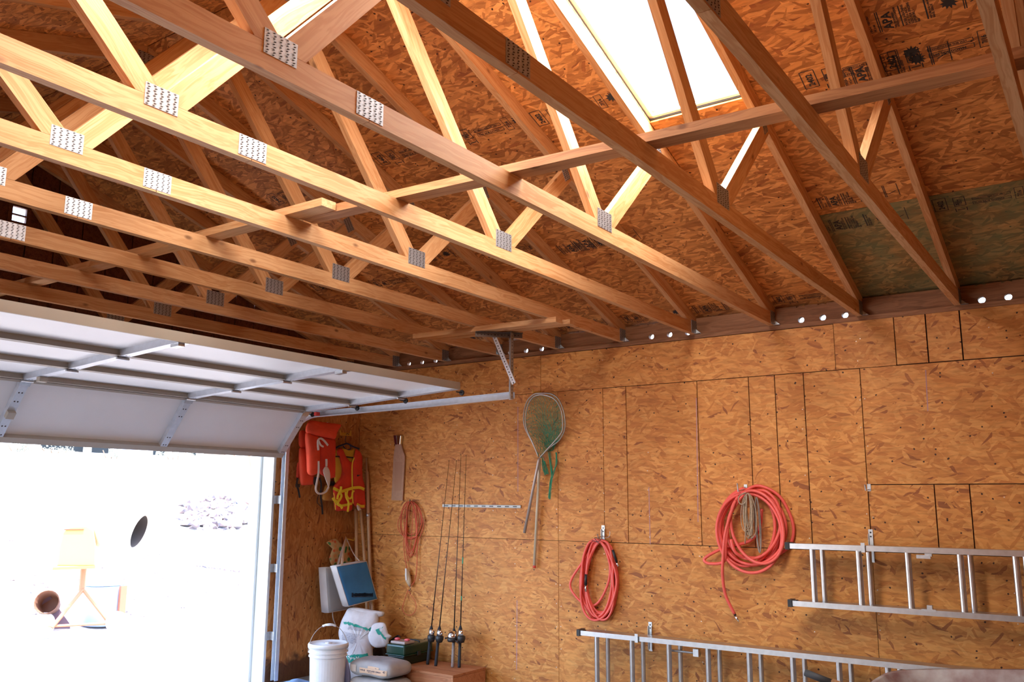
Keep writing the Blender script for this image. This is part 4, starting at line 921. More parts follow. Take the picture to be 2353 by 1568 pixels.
rod(1001, 1531, 1011.4, 1438.8, 1049.3, 1058, 'second fishing rod from the left, black grip, its reel the larger of the left pair', GRIP, 'spin')
rod(1040, 1534, 1044.8, 1443.6, 1059.4, 1043.5, 'third fishing rod from the left, grey cork rear grip and chrome reel', CORK, 'cast')
rod(1055, 1534.7, 1059.2, 1437.6, 1071.4, 1045.3, 'rightmost fishing rod, teal wraps on the shaft and long black grip', GRIP, 'none' if False else 'spin', True)

# ================================================================== wooden poles in the corner
POLE = mat('turned_handle', (.60, .36, .19), .5, noise=(12, .18))
def pole(pts, rs, lab, ring=None):
    P = [V(q) for q in pts]; t = thing('wooden_pole', P[-1], lab, 'pole', 'wooden poles in the corner')
    mb = MB(); mb.tube(P, rs, 12); obj('shaft', mb, POLE, t, smooth=True)
    if ring is not None:
        q, d = P[0].lerp(P[-1], ring), (P[-1] - P[0]).normalized(); mb = MB(); mb.tube([q, q + d * .03], max(rs) + .003, 12); obj('ferrule', mb, GALV, t, smooth=True)
def corner(u, v, x=.09): return onX(u, v, x)
pole([onY(842, 1053, -.03), onY(843, 1082, -.031), onY(844, 1086, -.031), onY(848, 1238, -.04), onY(852, 1385, -.055), onY(854, 1440, -.06), V((onY(856, 1500, -.065).x + .02, -.075, .002))], [.008, .010, .0165, .017, .017, .017, .017], 'tallest wooden pole in the corner, thin upper end and metal ring', .27)
pole([onY(829, 1165, -.08), onY(838, 1290, -.10), onY(843, 1385, -.12), V((onY(848, 1480, -.14).x + .01, -.15, .002))], [.0145, .015, .0165, .0165], 'middle wooden pole of the three in the corner')
pole([onY(818, 1170, -.12), onY(820, 1290, -.13), V((onY(822, 1400, -.14).x, -.16, .002))], [.0155, .0165, .017], 'leftmost wooden pole of the three in the corner')

# ================================================================== life jackets on the front wall
def fabric(name, col, sc=60, dark=.25):
    return mat(name, col, .75, noise=(sc, dark), bump=.25)
ORG = fabric('orange_nylon', (.88, .085, .03), 9, .22); ORG2 = fabric('red_orange_nylon', (.80, .06, .025), 8, .25); YEL = fabric('yellow_lining', (.78, .52, .05), 8, .2); YW = mat('yellow_webbing', (.85, .68, .04), .6)
WW = mat('white_webbing', (.72, .66, .62), .7); BW = mat('black_webbing', (.02, .018, .02), .7); AMB = fabric('amber_fabric', (.62, .28, .05), 10, .2)
def Z1(u, v, x, ox=600, oy=930, sc=5.2275): return onX(ox + u / sc, oy + v / sc, x)
def puffX(name, pix, x, T, m, par, seed=1, wob=.002, tr=Z1, back=.5, sub=3):
    mb = MB(); mb.puff([tr(u, v, x) for u, v in pix][::-1], (1, -.15, 0), T, back, 6, sub, wob=wob, seed=seed); return obj(name, mb, m, par, smooth=True)
def strap(name, pix, x, wd, m, par, tr=Z1, th=.0015, up=None):
    P = smoothpath([tr(q[0], q[1], q[2] if len(q) > 2 else x) for q in pix], 5); mb = MB(); k = 0; N = len(P); vs = []
    for i, q in enumerate(P):
        t_ = (P[min(i + 1, N - 1)] - P[max(i - 1, 0)]).normalized(); s_ = t_.cross(V((1, -.3, 0))); s_ = s_.normalized() if s_.length > .01 else V((0, 0, 1)); n_ = V((th, 0, 0))
        vs += [q + s_ * wd / 2 + n_, q - s_ * wd / 2 + n_, q - s_ * wd / 2 - n_, q + s_ * wd / 2 - n_]
    fs = []
    for i in range(N - 1):
        for j in range(4): fs.append((i * 4 + j, i * 4 + (j + 1) % 4, (i + 1) * 4 + (j + 1) % 4, (i + 1) * 4 + j))
    mb.add(vs, fs + [(0, 1, 2, 3), (4 * N - 1, 4 * N - 2, 4 * N - 3, 4 * N - 4)]); return obj(name, mb, m, par)
va = thing('life_jacket', onX(740, 1100, .2), 'orange keyhole life jacket with white straps, hung nearest the door track', 'life jacket', 'life jackets on the front wall')
puffX('rear_panel', [(460, 330), (500, 308), (545, 335), (552, 420), (548, 520), (480, 528), (452, 470)], .10, .03, ORG, va, 2)
puffX('rear_panel', [(455, 532), (520, 525), (560, 560), (575, 800), (640, 875), (635, 955), (510, 972), (474, 950), (458, 760)], .11, .035, ORG, va, 3)
puffX('rear_panel', [(425, 800), (440, 700), (470, 700), (475, 880), (428, 885)], .07, .02, ORG2, va, 4)
puffX('side_panel', [(690, 392), (785, 400), (884, 418), (884, 640), (884, 860), (872, 880), (800, 890), (735, 850), (698, 815), (688, 600)], .19, .035, ORG2, va, 5)
puffX('front_panel', [(535, 340), (600, 362), (685, 398), (692, 600), (690, 795), (645, 845), (592, 850), (556, 812), (545, 580)], .21, .05, ORG, va, 6)
puffX('collar', [(545, 240), (575, 198), (612, 190), (690, 205), (820, 222), (952, 242), (925, 300), (905, 345), (880, 416), (800, 402), (715, 388), (620, 364), (534, 330)], .225, .045, ORG, va, 7)
strap('white_tie', [(688, 550), (682, 440), (715, 408), (760, 438), (803, 492)], .285, .017, WW, va); strap('white_tie', [(690, 432), (715, 486), (750, 508)], .288, .015, WW, va)
strap('white_belt', [(783, 655), (785, 700), (784, 740)], .262, .019, WW, va)
mb = MB(); mb.puff([Z1(u, v, .262) for u, v in ((784, 735), (822, 790), (833, 860), (828, 950), (810, 1005), (795, 960), (765, 880), (742, 790))][::-1], (1, -.15, 0), .004, .5, 4, 2); obj('white_belt', mb, WW, va, smooth=True)
strap('white_belt', [(812, 990), (780, 1045), (725, 1072), (680, 1062), (658, 1015), (672, 920), (690, 820), (690, 680)], .262, .016, WW, va)
strap('black_strap', [(438, 880), (430, 960), (448, 1030), (464, 1120)], .09, .016, BW, va); strap('black_strap', [(655, 870), (648, 940), (660, 960)], .15, .03, BW, va)
strap('black_strap', [(700, 880), (722, 960), (715, 1100), (732, 1222), (738, 1320)], .14, .016, BW, va); strap('black_strap', [(722, 1000), (680, 1120), (676, 1180), (725, 1230)], .14, .004, BW, va)
mb = MB(); mb.box(Z1(440, 975, .095), (.012, .045, .03)); obj('buckle', mb, BLACK, va, auto=.003)
q = onX(722, 985, 0); mb = MB(); mb.tube([(.001, q.y, q.z + .02), (.16, q.y, q.z + .005), (.17, q.y, q.z + .05)], .005, 6); tag(obj('wall_hook', mb, GALV), 'steel hook behind the collar of the keyhole life jacket', 'hook')
amb = thing('life_jacket', onX(755, 1150, .09), 'amber life jacket, only a lower corner showing between the two others', 'life jacket', 'life jackets on the front wall')
puffX('panel', [(735, 1110), (752, 1040), (775, 968), (830, 975), (940, 985), (950, 1100), (945, 1165), (850, 1160), (760, 1155), (738, 1140)], .08, .03, AMB, amb, 8)
strap('black_strap', [(815, 950), (845, 948), (880, 950)], .12, .04, BW, amb)
vb = thing('life_jacket', onX(800, 1175, .16), 'red and yellow life vest with a yellow ribbon bow, on a dark hanger', 'life jacket', 'life jackets on the front wall')
puffX('yellow_lining', [(882, 575), (935, 540), (1000, 530), (1070, 548), (1130, 535), (1120, 640), (1100, 720), (1040, 800), (980, 900), (900, 945), (878, 900), (872, 760)], .13, .02, YEL, vb, 9)
puffX('left_front', [(912, 560), (940, 530), (978, 540), (1010, 615), (1060, 680), (1092, 705), (1092, 850), (1090, 1000), (1088, 1268), (980, 1275), (892, 1275), (868, 1130), (866, 1000), (905, 945), (958, 880), (972, 780), (950, 650)], .155, .03, ORG2, vb, 10)
puffX('right_front', [(1132, 540), (1180, 560), (1205, 615), (1202, 750), (1212, 880), (1236, 985), (1240, 1120), (1246, 1250), (1215, 1250), (1150, 1235), (1103, 1185), (1098, 950), (1094, 720), (1112, 640)], .16, .03, ORG2, vb, 11)
strap('zip', [(1118, 640), (1095, 720), (1094, 900), (1098, 1100), (1104, 1190)], .20, .010, YW, vb)
strap('black_strap', [(885, 625), (1000, 628), (1108, 640)], .165, .012, BW, vb)
strap('yellow_webbing', [(868, 1005), (920, 1030), (960, 1045), (1030, 1025), (1100, 1005), (1180, 998), (1238, 1020)], .205, .026, YW, vb)
strap('yellow_webbing', [(880, 1160), (920, 1200), (960, 1215), (1030, 1205), (1090, 1190)], .205, .022, YW, vb); strap('yellow_webbing', [(1150, 1200), (1195, 1222), (1242, 1222)], .205, .026, YW, vb)
strap('ribbon_bow', [(860, 1120), (880, 1150), (930, 1160), (965, 1100), (950, 1060), (975, 1040), (1000, 1035)], .222, .02, YW, vb); strap('ribbon_bow', [(930, 1160), (925, 1195), (955, 1215), (975, 1250)], .222, .02, YW, vb)
strap('ribbon_bow', [(960, 985), (955, 1030), (925, 1090), (915, 1140)], .226, .02, YW, vb); strap('ribbon_bow', [(1040, 1030), (1030, 1090), (1060, 1130), (1090, 1110), (1100, 1050), (1120, 1040)], .222, .016, YW, vb)
strap('ribbon_bow', [(1015, 1050), (1025, 1120), (1050, 1180), (1040, 1290)], .224, .018, YW, vb); strap('ribbon_bow', [(870, 1060), (885, 1130), (893, 1265)], .20, .006, YW, vb)
mb = MB(); mb.puff([Z1(u, v, .21) for u, v in ((1150, 1205), (1180, 1215), (1190, 1250), (1205, 1270), (1165, 1278), (1150, 1240))][::-1], (1, 0, 0), .008, .5, 3, 1); obj('pale_toggle', mb, WW, vb, smooth=True)
mb = MB(); add_ = [Z1(u, v, .192) for u, v in ((1150, 850), (1165, 840), (1175, 852), (1190, 838), (1192, 850), (1170, 862), (1155, 866))]; mb.add(add_, [tuple(range(7))]); obj('small_emblem', mb, INK, vb)
hg = thing('coat_hanger', onX(798, 1020, .14), 'dark blue hanger carrying the red and yellow life vest', 'hanger')
NAVY = mat('navy_plastic', (.015, .03, .09), .5)
mb = MB(); mb.tube(smoothpath([Z1(u, v, .135) for u, v in ((890, 525), (940, 500), (1000, 478), (1035, 470), (1075, 490), (1120, 512), (1178, 532))], 4), .008, 8); mb.tube(smoothpath([Z1(u, v, .135) for u, v in ((985, 500), (1010, 530), (1045, 545), (1080, 525), (1060, 480))], 4), .005, 6); obj('shoulder_bar', mb, NAVY, hg, smooth=True)
mb = MB(); mb.tube(smoothpath([Z1(u, v, .12) for u, v in ((1035, 470), (1010, 440), (1018, 385), (1030, 352), (1048, 355), (1055, 385))], 4), .0028, 6); obj('wire_hook', mb, DARKM, hg, smooth=True)
mb = MB(); mb.tube([Z1(955, 300, .002), Z1(955, 365, .12), Z1(952, 310, .15)], .006, 6); mb.tube([Z1(1078, 315, .002), Z1(1075, 372, .12), Z1(1076, 322, .15)], .006, 6); mb.tube([Z1(955, 365, .12), Z1(1075, 372, .12)], .005, 6); mb.bb((.0005, Z1(950, 350, 0).y, Z1(950, 350, 0).z - .012), (.006, Z1(1082, 350, 0).y, Z1(950, 350, 0).z + .012)); tag(obj('double_hook', mb, mat('amber_hook', (.62, .32, .03), .5)), 'amber coated double hook above the hanger', 'hook')

# boat cushions
Z2 = lambda u, v, x: onX(620 + u / 4.26, 1200 + v / 4.26, x)
def boxcush(name, front, xf, dpt, m_face, m_side, lab, n=(1, 0, 0)):
    P = [Z2(u, v, xf) for u, v in front]; t = thing(name, P[3], lab, 'cushion', 'boat cushions hung in the corner'); n = V(n)
    c = sum(P, V()) / 4; mb = MB(); mb.puff(P[::-1], n, .016, 0.01, 5, 4, rnd=0); obj('cover', mb, m_face, t, smooth=True)
    Q = []
    for i in range(4):
        for j in range(5): Q.append(P[i].lerp(P[(i + 1) % 4], j / 5))
    mb = MB(); N = len(Q); rows = []
    for f, o in ((0, 0), (.12, .004), (.5, .007), (.88, .004), (1, 0)):
        rows += [q - n * dpt * f + (q - c).normalized() * o for q in Q]
    mb.add(rows, [(r * N + i, r * N + (i + 1) % N, (r + 1) * N + (i + 1) % N, (r + 1) * N + i) for r in range(4) for i in range(N)] + [tuple(4 * N + i for i in range(N))]); obj('side_band', mb, m_side, t, smooth=True)
    for dd in (0, dpt):
        mb = MB(); mb.tube([q - n * dd for q in Q], .0045, 6, True); obj('piping', mb, m_side, t, smooth=True)
    return t, P
BLUE = fabric('blue_vinyl', (.04, .235, .56), 6, .3); PALEV = fabric('pale_vinyl', (.62, .56, .53), 6, .12); GREYV = fabric('grey_vinyl', (.40, .385, .37), 5, .18)
cu, P = boxcush('boat_cushion', [(650, 437), (945, 386), (1050, 755), (770, 826)], .42, .07, BLUE, PALEV, 'blue square boat cushion with pale edge, dark print along its bottom')
mb = MB(); R_ = random.Random(2); a, b_ = Z2(805, 715, .4385), Z2(1008, 712, .4385)
for i in range(26):
    q = a.lerp(b_, i / 25); h_ = R_.uniform(.006, .018); mb.add([q + V((0, -.006, h_)), q + V((0, -.006, -h_)), q + V((0, .005, -h_)), q + V((0, .005, h_))], [(0, 1, 2, 3)])
for i in range(3): mb.add([a.lerp(b_, 0) + V((0, 0, .010 - .012 * i)), a.lerp(b_, .5) + V((0, 0, .013 - .012 * i)), a.lerp(b_, 1) + V((0, 0, .010 - .012 * i)), a.lerp(b_, 1) + V((0, 0, .005 - .012 * i)), a.lerp(b_, 0) + V((0, 0, .005 - .012 * i))], [(0, 1, 2, 3, 4)])
obj('faded_print', mb, mat('faded_ink', (.02, .05, .11), .8), cu)
strap('strap', [(748, 150, .10), (730, 250, .28), (715, 340, .39), (703, 430, .41)], .3, .022, fabric('cream_web', (.62, .50, .40), 30, .1), cu, tr=Z2); strap('strap', [(752, 165, .10), (820, 310, .28), (885, 390, .38)], .28, .009, PALEV, cu, tr=Z2)
strap('strap', [(990, 775, .37), (1000, 820, .37), (998, 880, .36)], .27, .02, PALEV, cu, tr=Z2); strap('strap', [(820, 815, .37), (835, 870, .36)], .26, .02, PALEV, cu, tr=Z2)
cu2, P = boxcush('boat_cushion', [(545, 452), (800, 440), (810, 845), (575, 888)], .19, .085, GREYV, PALEV, 'grey square boat cushion behind the blue one')
strap('strap', [(748, 160, .09), (700, 300, .15), (660, 445, .17)], .16, .018, PALEV, cu2, tr=Z2)
strap('strap', [(615, 885, .17), (618, 940, .17), (640, 1000, .16)], .16, .006, PALEV, cu2, tr=Z2)
gF = NT('floral_print', .85); tcn = gF.n('ShaderNodeTexCoord'); vo = gF.n('ShaderNodeTexVoronoi', i_Scale=26.0); gF.l(tcn.outputs['Object'], vo.inputs['Vector'])
sp_ = gF.n('ShaderNodeSeparateColor'); gF.l(vo.outputs['Color'], sp_.inputs[0]); cl = gF.ramp(sp_.outputs[0], [(0, (.62, .30, .10)), (.3, (.06, .20, .06)), (.55, (.62, .12, .04)), (.8, (.60, .36, .14))], 'CONSTANT')
cl = gF.mix(gF.ramp(vo.outputs['Distance'], [(.4, (0,) * 3), (.6, (1,) * 3)]), cl, (.55, .38, .17)); gF.l(cl, gF.b.inputs['Base Color'])
fl_ = thing('padded_mitt', Z2(680, 430, .06), 'floral padded cloth shape in orange and green, behind the cushion straps', 'mitt')
mb = MB(); mb.puff([Z2(u, v, .06) for u, v in ((552, 205), (600, 175), (645, 163), (690, 200), (722, 222), (757, 180), (792, 235), (778, 330), (822, 402), (760, 430), (700, 400), (615, 440), (580, 350), (612, 262))][::-1], (1, -.2, 0), .02, .6, 4, 2, wob=.001); obj('padded_body', mb, gF.m, fl_, smooth=True)
q = Z2(752, 175, 0); mb = MB(); mb.tube([(.001, q.y, q.z + .01), (.095, q.y, q.z - .003), (.105, q.y, q.z + .022)], .0055, 6); tag(obj('wall_hook', mb, mat('orange_hook', (.75, .38, .03), .5)), 'orange hook carrying the two boat cushions', 'hook')

# ================================================================== bucket, bags, tackle box on the floor
bk = thing('plastic_bucket', (.62, -.895, 0), 'white lidded plastic bucket with a wire handle, beside the blue tarp', 'bucket')
PB = mat('white_bucket', (.78, .76, .76), .38, noise=(14, .07))
mb = MB(); mb.lathe([(.132, 0), (.136, .01), (.146, .28), (.150, .281), (.156, .283), (.156, .292), (.149, .293), (.150, .312), (.158, .314), (.158, .322), (.151, .323), (.152, .342), (.156, .343), (.156, .350)], (.62, -.895, .0), 40); obj('pail', mb, PB, bk, smooth=False)
mb = MB(); mb.lathe([(.158, .3505), (.164, .352), (.165, .374), (.160, .385), (.152, .386), (.146, .378), (.06, .377), (.058, .379), (.0, .379)], (.62, -.895, 0), 40, cap=False); mb.bb((.60, -.915, .378), (.64, -.875, .386)); obj('lid', mb, WHITE, bk, smooth=True)
mb = MB(); cx, cy = .62, -.895; dirv = V((.70, .71, 0)); hp = [V((cx, cy, .31)) + dirv * .160 * math.cos(a) + V((0, 0, 1)) * .215 * math.sin(a) + V((-.7, .7, 0)) * .02 * math.sin(a) for a in [math.pi * i / 18 for i in range(19)]]; mb.tube(hp, .0024, 6); obj('wire_handle', mb, mat('handle_wire', (.40, .34, .28), .4, .7), bk)
mb = MB(); mb.tube([hp[8] + V((0, 0, 0)), hp[10]], .0095, 10); mb.tube(hp[7:12], .009, 10); obj('hand_grip', mb, WHITE, bk, smooth=True)
Z3 = lambda u, v, p0, n: onP(620 + u / 4.26, 1200 + v / 4.26, p0, n)
ND = V((.62, -.78, .06)).normalized()
PAPER = mat('white_bag_paper', (.76, .75, .80), .6, noise=(18, .14), bump=.5); TEAL = mat('teal_print', (.02, .33, .26), .6); TAUPE = mat('bag_print', (.42, .42, .50), .7)
wb = thing('grout_bag', (.52, -.36, 0), 'tall white paper bag with teal band, top folded over, behind the bucket', 'bag')
pc = V((.50, -.33, .35))
mb = MB(); mb.puff([Z3(u, v, pc, ND) for u, v in ((768, 848), (850, 842), (960, 862), (1060, 872), (1068, 940), (1062, 1000), (1030, 1060), (1005, 1150), (1010, 1290), (1010, 1440), (1000, 1560), (860, 1570), (720, 1560), (730, 1420), (735, 1300), (690, 1180), (672, 1080), (700, 970), (735, 900))][::-1], ND, .085, .9, 7, 3, wob=.0035, seed=4); body = obj('bag_body', mb, PAPER, wb, smooth=True)
pf = pc + ND * .06
mb = MB(); mb.puff([Z3(u, v, pf, ND) for u, v in ((1000, 1010), (1060, 985), (1130, 992), (1160, 1090), (1196, 1118), (1168, 1150), (1165, 1190), (1125, 1225), (1040, 1232), (985, 1195), (960, 1110))][::-1], ND, .03, .5, 5, 3, wob=.003, seed=5); flap = obj('folded_flap', mb, PAPER, wb, smooth=True)
mb = MB(); mb.puff([Z3(u, v, pc, ND) for u, v in ((770, 846), (860, 838), (1000, 862), (1112, 878), (1122, 905), (1080, 930), (940, 905), (780, 885))][::-1], ND, .05, .6, 5, 3, wob=.004, seed=6); obj('rolled_top', mb, PAPER, wb, smooth=True)
def decal(name, grid, target, m, par, off=.0035, d=ND):
    # flat print laid onto the rounded bag: a fine grid projected on its surface
    n_, k_ = len(grid[0]), len(grid); mb = MB(); mb.add([q + d * .12 for r_ in grid for q in r_], [(i * n_ + j, i * n_ + j + 1, (i + 1) * n_ + j + 1, (i + 1) * n_ + j) for i in range(k_ - 1) for j in range(n_ - 1)])
    o = obj(name, mb, m, par); s_ = o.modifiers.new('s', 'SHRINKWRAP')
    s_.wrap_method = 'NEAREST_SURFACEPOINT'; s_.target = target; s_.offset = off; return o
def bandgrid(pix, wv, p0, n=14, tr=Z3):
    P = smoothpath([V((u, v, 0)) for u, v in pix], n)
    return [[tr(q.x, q.y + s_ * wv, p0, ND) for q in P] for s_ in (-.5, -.25, 0, .25, .5)]
decal('teal_band', bandgrid([(705, 968), (790, 985), (880, 1012), (960, 1040), (1030, 1052)], 24, pc), body, TEAL, wb)
decal('teal_band', bandgrid([(1040, 1048), (1085, 1020), (1128, 998)], 32, pf), flap, TEAL, wb); decal('teal_band', bandgrid([(1030, 1050), (1085, 1090), (1155, 1150)], 28, pf), flap, TEAL, wb)
decal('teal_band', bandgrid([(735, 1335), (800, 1330), (900, 1325), (1008, 1312)], 75, pc), body, TEAL, wb)
def textdecal(body_, size, u, v, p0, target, m, par, ang=0, n=ND, tr=Z3, push=.1, nm='printed_text'):
    mb = MB(); add_text(mb, body_, size, 0, 0); o0 = tr(u, v, p0, n); rt = V((0, 0, 1)).cross(n).normalized(); up_ = n.cross(rt); c_, s_ = math.cos(ang), math.sin(ang)
    mb.v = [o0 + rt * (q.x * c_ - q.y * s_) + up_ * (q.x * s_ + q.y * c_) + n * push for q in mb.v]
    o = obj(nm, mb, m, par); w_ = o.modifiers.new('s', 'SHRINKWRAP'); w_.wrap_method = 'NEAREST_SURFACEPOINT'; w_.target = target; w_.offset = .0045; return o
textdecal('NON-SANDED GROUT MIX\nFOR FLOORS AND WALLS\nMIX WITH CLEAN WATER', .011, 775, 1015, pc, body, TAUPE, wb, -.16)
textdecal('DIRECTIONS  Add powder to clean water\nand mix to a smooth paste. Let stand\nten minutes then mix again. Spread\nfirmly into the joints and wipe off\nthe excess at an angle. Keep damp\nfor three days. Clean tools at once\nwith water. Do not use below 50 F.\nWARNING  Avoid contact with eyes.\nKeep out of reach of children.', .0105, 700, 1075, pc, body, TAUPE, wb, -.13)
textdecal('Type N', .035, 760, 1335, pc, body, WHITE, wb, -.02); textdecal('25', .02, 1000, 1150, pf, flap, TAUPE, wb, .6)

def sackmesh(x0, x1, y0, y1, z0, z1, seed, n=14):
    R_ = random.Random(seed); mb = MB(); cx, cy, cz = (x0 + x1) / 2, (y0 + y1) / 2, (z0 + z1) / 2; A, B, C_ = (x1 - x0) / 2, (y1 - y0) / 2, (z1 - z0) / 2
    nu, nv = 40, 20; vs = []
    e = .32
    def sg(a, p_): return math.copysign(abs(a) ** p_, a)
    for i in range(nv + 1):
        ph = -H90 + math.pi * i / nv
        for j in range(nu):
            th = 2 * math.pi * j / nu
            X_ = A * sg(math.cos(ph), .34) * sg(math.cos(th), e); Y_ = B * sg(math.cos(ph), .34) * sg(math.sin(th), e); Z_ = C_ * sg(math.sin(ph), .62)
            pin = (abs(X_) / A) ** 6 * (abs(Y_) / B) ** 2; Z_ *= 1 - .22 * (abs(X_) / A) ** 5
            Z_ += .006 * math.sin(X_ * 22 + seed) * math.cos(Y_ * 19) + R_.uniform(-.0015, .0015)
            vs.append((cx + X_, cy + Y_, max(z0, cz + Z_)))
    fs = [(i * nu + j, i * nu + (j + 1) % nu, (i + 1) * nu + (j + 1) % nu, (i + 1) * nu + j) for i in range(nv) for j in range(nu)]
    return mb.add(vs, fs)
SACK = mat('kraft_sack', (.38, .35, .34), .7, noise=(9, .16, (.30, .275, .26)), bump=.3); TAN = mat('tan_print', (.62, .40, .26), .7)
ya = onZ(800, 1560, .12)
def cement(z0, z1, seed, lab, dx=0):
    t = thing('cement_sack', (1.02, -.64, z0), lab, 'bag', 'grey cement sacks stacked flat'); b = obj('sack', sackmesh(.74 + dx, 1.215 + dx, -.80, -.50, z0, z1, seed), SACK, t, smooth=True)
    n = V((0, -1, 0)); zc = (z0 + z1) / 2
    def g_(xa, xb, za, zb, nx_=16, nz_=5): return [[V((xa + (xb - xa) * i / nx_, -.82, za + (zb - za) * j / nz_)) for i in range(nx_ + 1)] for j in range(nz_ + 1)]
    decal('tan_label', g_(.89 + dx, 1.19 + dx, zc - .038, zc + .010), b, TAN, t, d=n * .01); decal('tan_label', g_(.98 + dx, 1.10 + dx, zc + .011, zc + .032, 8, 3), b, TAN, t, d=n * .01)
    INKS = mat('sack_ink', (.10, .08, .10), .8)
    tr = lambda u, v, p0, n_: V((u, -.84, v))
    for bd, sz, x, z in (('TYPE I/II', .016, .895, zc - .015), ('PORTLAND CEMENT', .0165, .972, zc - .015), ('47', .026, 1.148, zc - .012), ('MASONRY  STUCCO', .010, .985, zc - .030), ('47', .014, 1.06, zc + .016)):
        textdecal(bd, sz, x + dx, z, None, b, INKS, t, 0, n, tr, 0)
    # printed round mark on the sack's left end
    q = [[V((.76 + dx + .09 * j / 8, -.82, zc - .034 + .062 * i / 5)) for j in range(9)] for i in range(6)]; decal('pale_end_label', q, b, mat('pale_print', (.58, .47, .40), .7), t, d=n * .01)
    return t
cement(.002, .128, 3, 'lower grey cement sack, mostly below the picture edge', .01); cement(.1345, .262, 5, 'upper grey cement sack with tan printed label')
# teal-capped tub squeezed under the sacks
tub = thing('plastic_tub', (.60, -.64, 0), 'pale blue plastic wrap bundle squeezed between bucket and cement sacks', 'bundle')
mb = MB(); mb.puff([onY(u, v, -.72) for u, v in ((786, 1500), (800, 1520), (806, 1560), (800, 1590), (784, 1590), (780, 1540))][::-1], (.5, -.8, 0), .03, .8, 5, 3, wob=.004); obj('wrap', mb, mat('lilac_film', (.42, .45, .72), .35), tub, smooth=True)
# tackle box
tb = thing('tackle_box', (1.02, -.24, BZ + .001), 'dark green translucent tackle box behind the rods on the crate', 'box')
GRN = mat('green_plastic', (.008, .045, .026), .28, spec=.6); GRN2 = mat('dark_green_plastic', (.006, .020, .014), .35)
g0, g1 = onY(893, 1478, -.30), onY(1003, 1473, -.14)
bx0, bx1 = .83, 1.02
mb = MB(); mb.bb((bx0, -.415, BZ + .001), (bx1, -.06, BZ + .075)); obj('base', mb, GRN2, tb, auto=.012)
mb = MB(); mb.bb((bx0 - .008, -.423, BZ + .078), (bx1 + .008, -.052, BZ + .162)); obj('lid', mb, GRN, tb, auto=.014)
mb = MB(); mb.bb((bx0 - .012, -.427, BZ + .074), (bx1 + .012, -.048, BZ + .082)); obj('rim', mb, GRN, tb, auto=.003)
mb = MB(); mb.tube(smoothpath([(.84, -.20, BZ + .160), (.85, -.20, BZ + .172), (.92, -.20, BZ + .176), (.99, -.20, BZ + .172), (1.0, -.20, BZ + .160)], 4), .006, 8); obj('handle', mb, BLACK, tb, smooth=True)
mb = MB(); mb.bb((bx1 + .008, -.26, BZ + .065), (bx1 + .018, -.22, BZ + .10)); obj('latch', mb, DARKM, tb, auto=.002)
ct = thing('clear_case', (.93, -.31, BZ + .164), 'small clear plastic case with red tackle, lying on the green tackle box', 'case')
CLR = mat('clear_plastic', (.42, .34, .31), .2)
mb = MB(); mb.bb((.85, -.40, BZ + .164), (1.01, -.27, BZ + .186)); obj('case', mb, CLR, ct, auto=.006)
for i, x in enumerate((.875, .985)): mb = MB(); mb.puff([(x - .02, -.34, BZ + .188), (x + .02, -.34, BZ + .188), (x + .025, -.34, BZ + .202), (x, -.34, BZ + .209), (x - .025, -.34, BZ + .200)], (0, -1, 0), .02, .8, 4, 2); obj('red_float', mb, mat('coral_plastic', (.70, .10, .12), .4), ct, smooth=True)
bg = thing('tool_bag', (.52, -.14, 0), 'black bag in shadow between the white bag and the green tackle box', 'bag')
mb = MB(); mb.puff([onY(u, v, -.12) for u, v in ((858, 1492), (876, 1482), (884, 1490), (892, 1520), (892, 1542), (850, 1545), (845, 1520))][::-1], (0, -1, 0), .045, .8, 5, 3, wob=.003); obj('bag_body', mb, BLACK, bg, smooth=True)
mb = MB(); mb.tube(smoothpath([onY(u, v, -.12) for u, v in ((878, 1490), (892, 1478), (905, 1468), (916, 1462), (917, 1472), (905, 1486))], 4), .010, 8); obj('carry_handle', mb, BLACK, bg, smooth=True)
# tarp on the floor by the track
tp = MB(); R_ = random.Random(9); nn = 18
def tz(i, j): a = i / nn; b = j / nn; return .003 + .075 * (math.sin(a * math.pi) ** .8) * (math.sin(b * math.pi) ** .8) * (.6 + .4 * math.sin(a * 9 + b * 4)) 
tp.add([(.09 + .34 * i / nn + .02 * math.sin(j * .8), -1.34 + .60 * j / nn + .03 * math.sin(i * .7), tz(i, j)) for i in range(nn + 1) for j in range(nn + 1)], [(i * (nn + 1) + j, (i + 1) * (nn + 1) + j, (i + 1) * (nn + 1) + j + 1, i * (nn + 1) + j + 1) for i in range(nn) for j in range(nn)])
o = obj('crumpled_tarp', tp, mat('blue_tarp', (.30, .50, .80), .5, noise=(20, .1)), smooth=True); tag(o, 'crumpled light blue tarp on the floor between door track and bucket', 'tarp')

# ================================================================== wheelbarrow, bottom right
wbw = thing('wheelbarrow', (5.35, -1.9, 0), 'grey wheelbarrow with a stained tray and black handle grip, lower right corner', 'wheelbarrow')
TRAY = mat('stained_tray', (.34, .31, .30), .6, .1, noise=(11, .5, (.16, .07, .065)))
hA, hB = onY(1850, 1546, -1.62), onY(1925, 1574, -1.60)
dr = (hB - hA).normalized(); dr = V((1, 0, dr.z)).normalized()
mb = MB(); mb.tube([hA, hA + dr * .13], .017, 12); obj('hand_grip', mb, RUBBER, wbw, smooth=True)
h2 = hA + V((0, -.58, 0)); mb = MB(); mb.tube([h2, h2 + dr * .13], .017, 12); obj('hand_grip', mb, RUBBER, wbw, smooth=True)
WD = lumber('handle_wood', (.40, .22, .11), (.28, .13, .06), .1)
for q in (hA, h2): member('handle', q + dr * .13, q + dr * 1.45 + V((0, -.29 - q.y + hA.y if False else 0, 0)), .035, .035, (0, 0, 1), WD, wbw)
rim = [onY(u, v, -1.9) for u, v in ((2000, 1568), (2030, 1552), (2060, 1543), (2120, 1541))]; zr = rim[3].z
x0 = rim[0].x; cy = -1.9
ringt = []
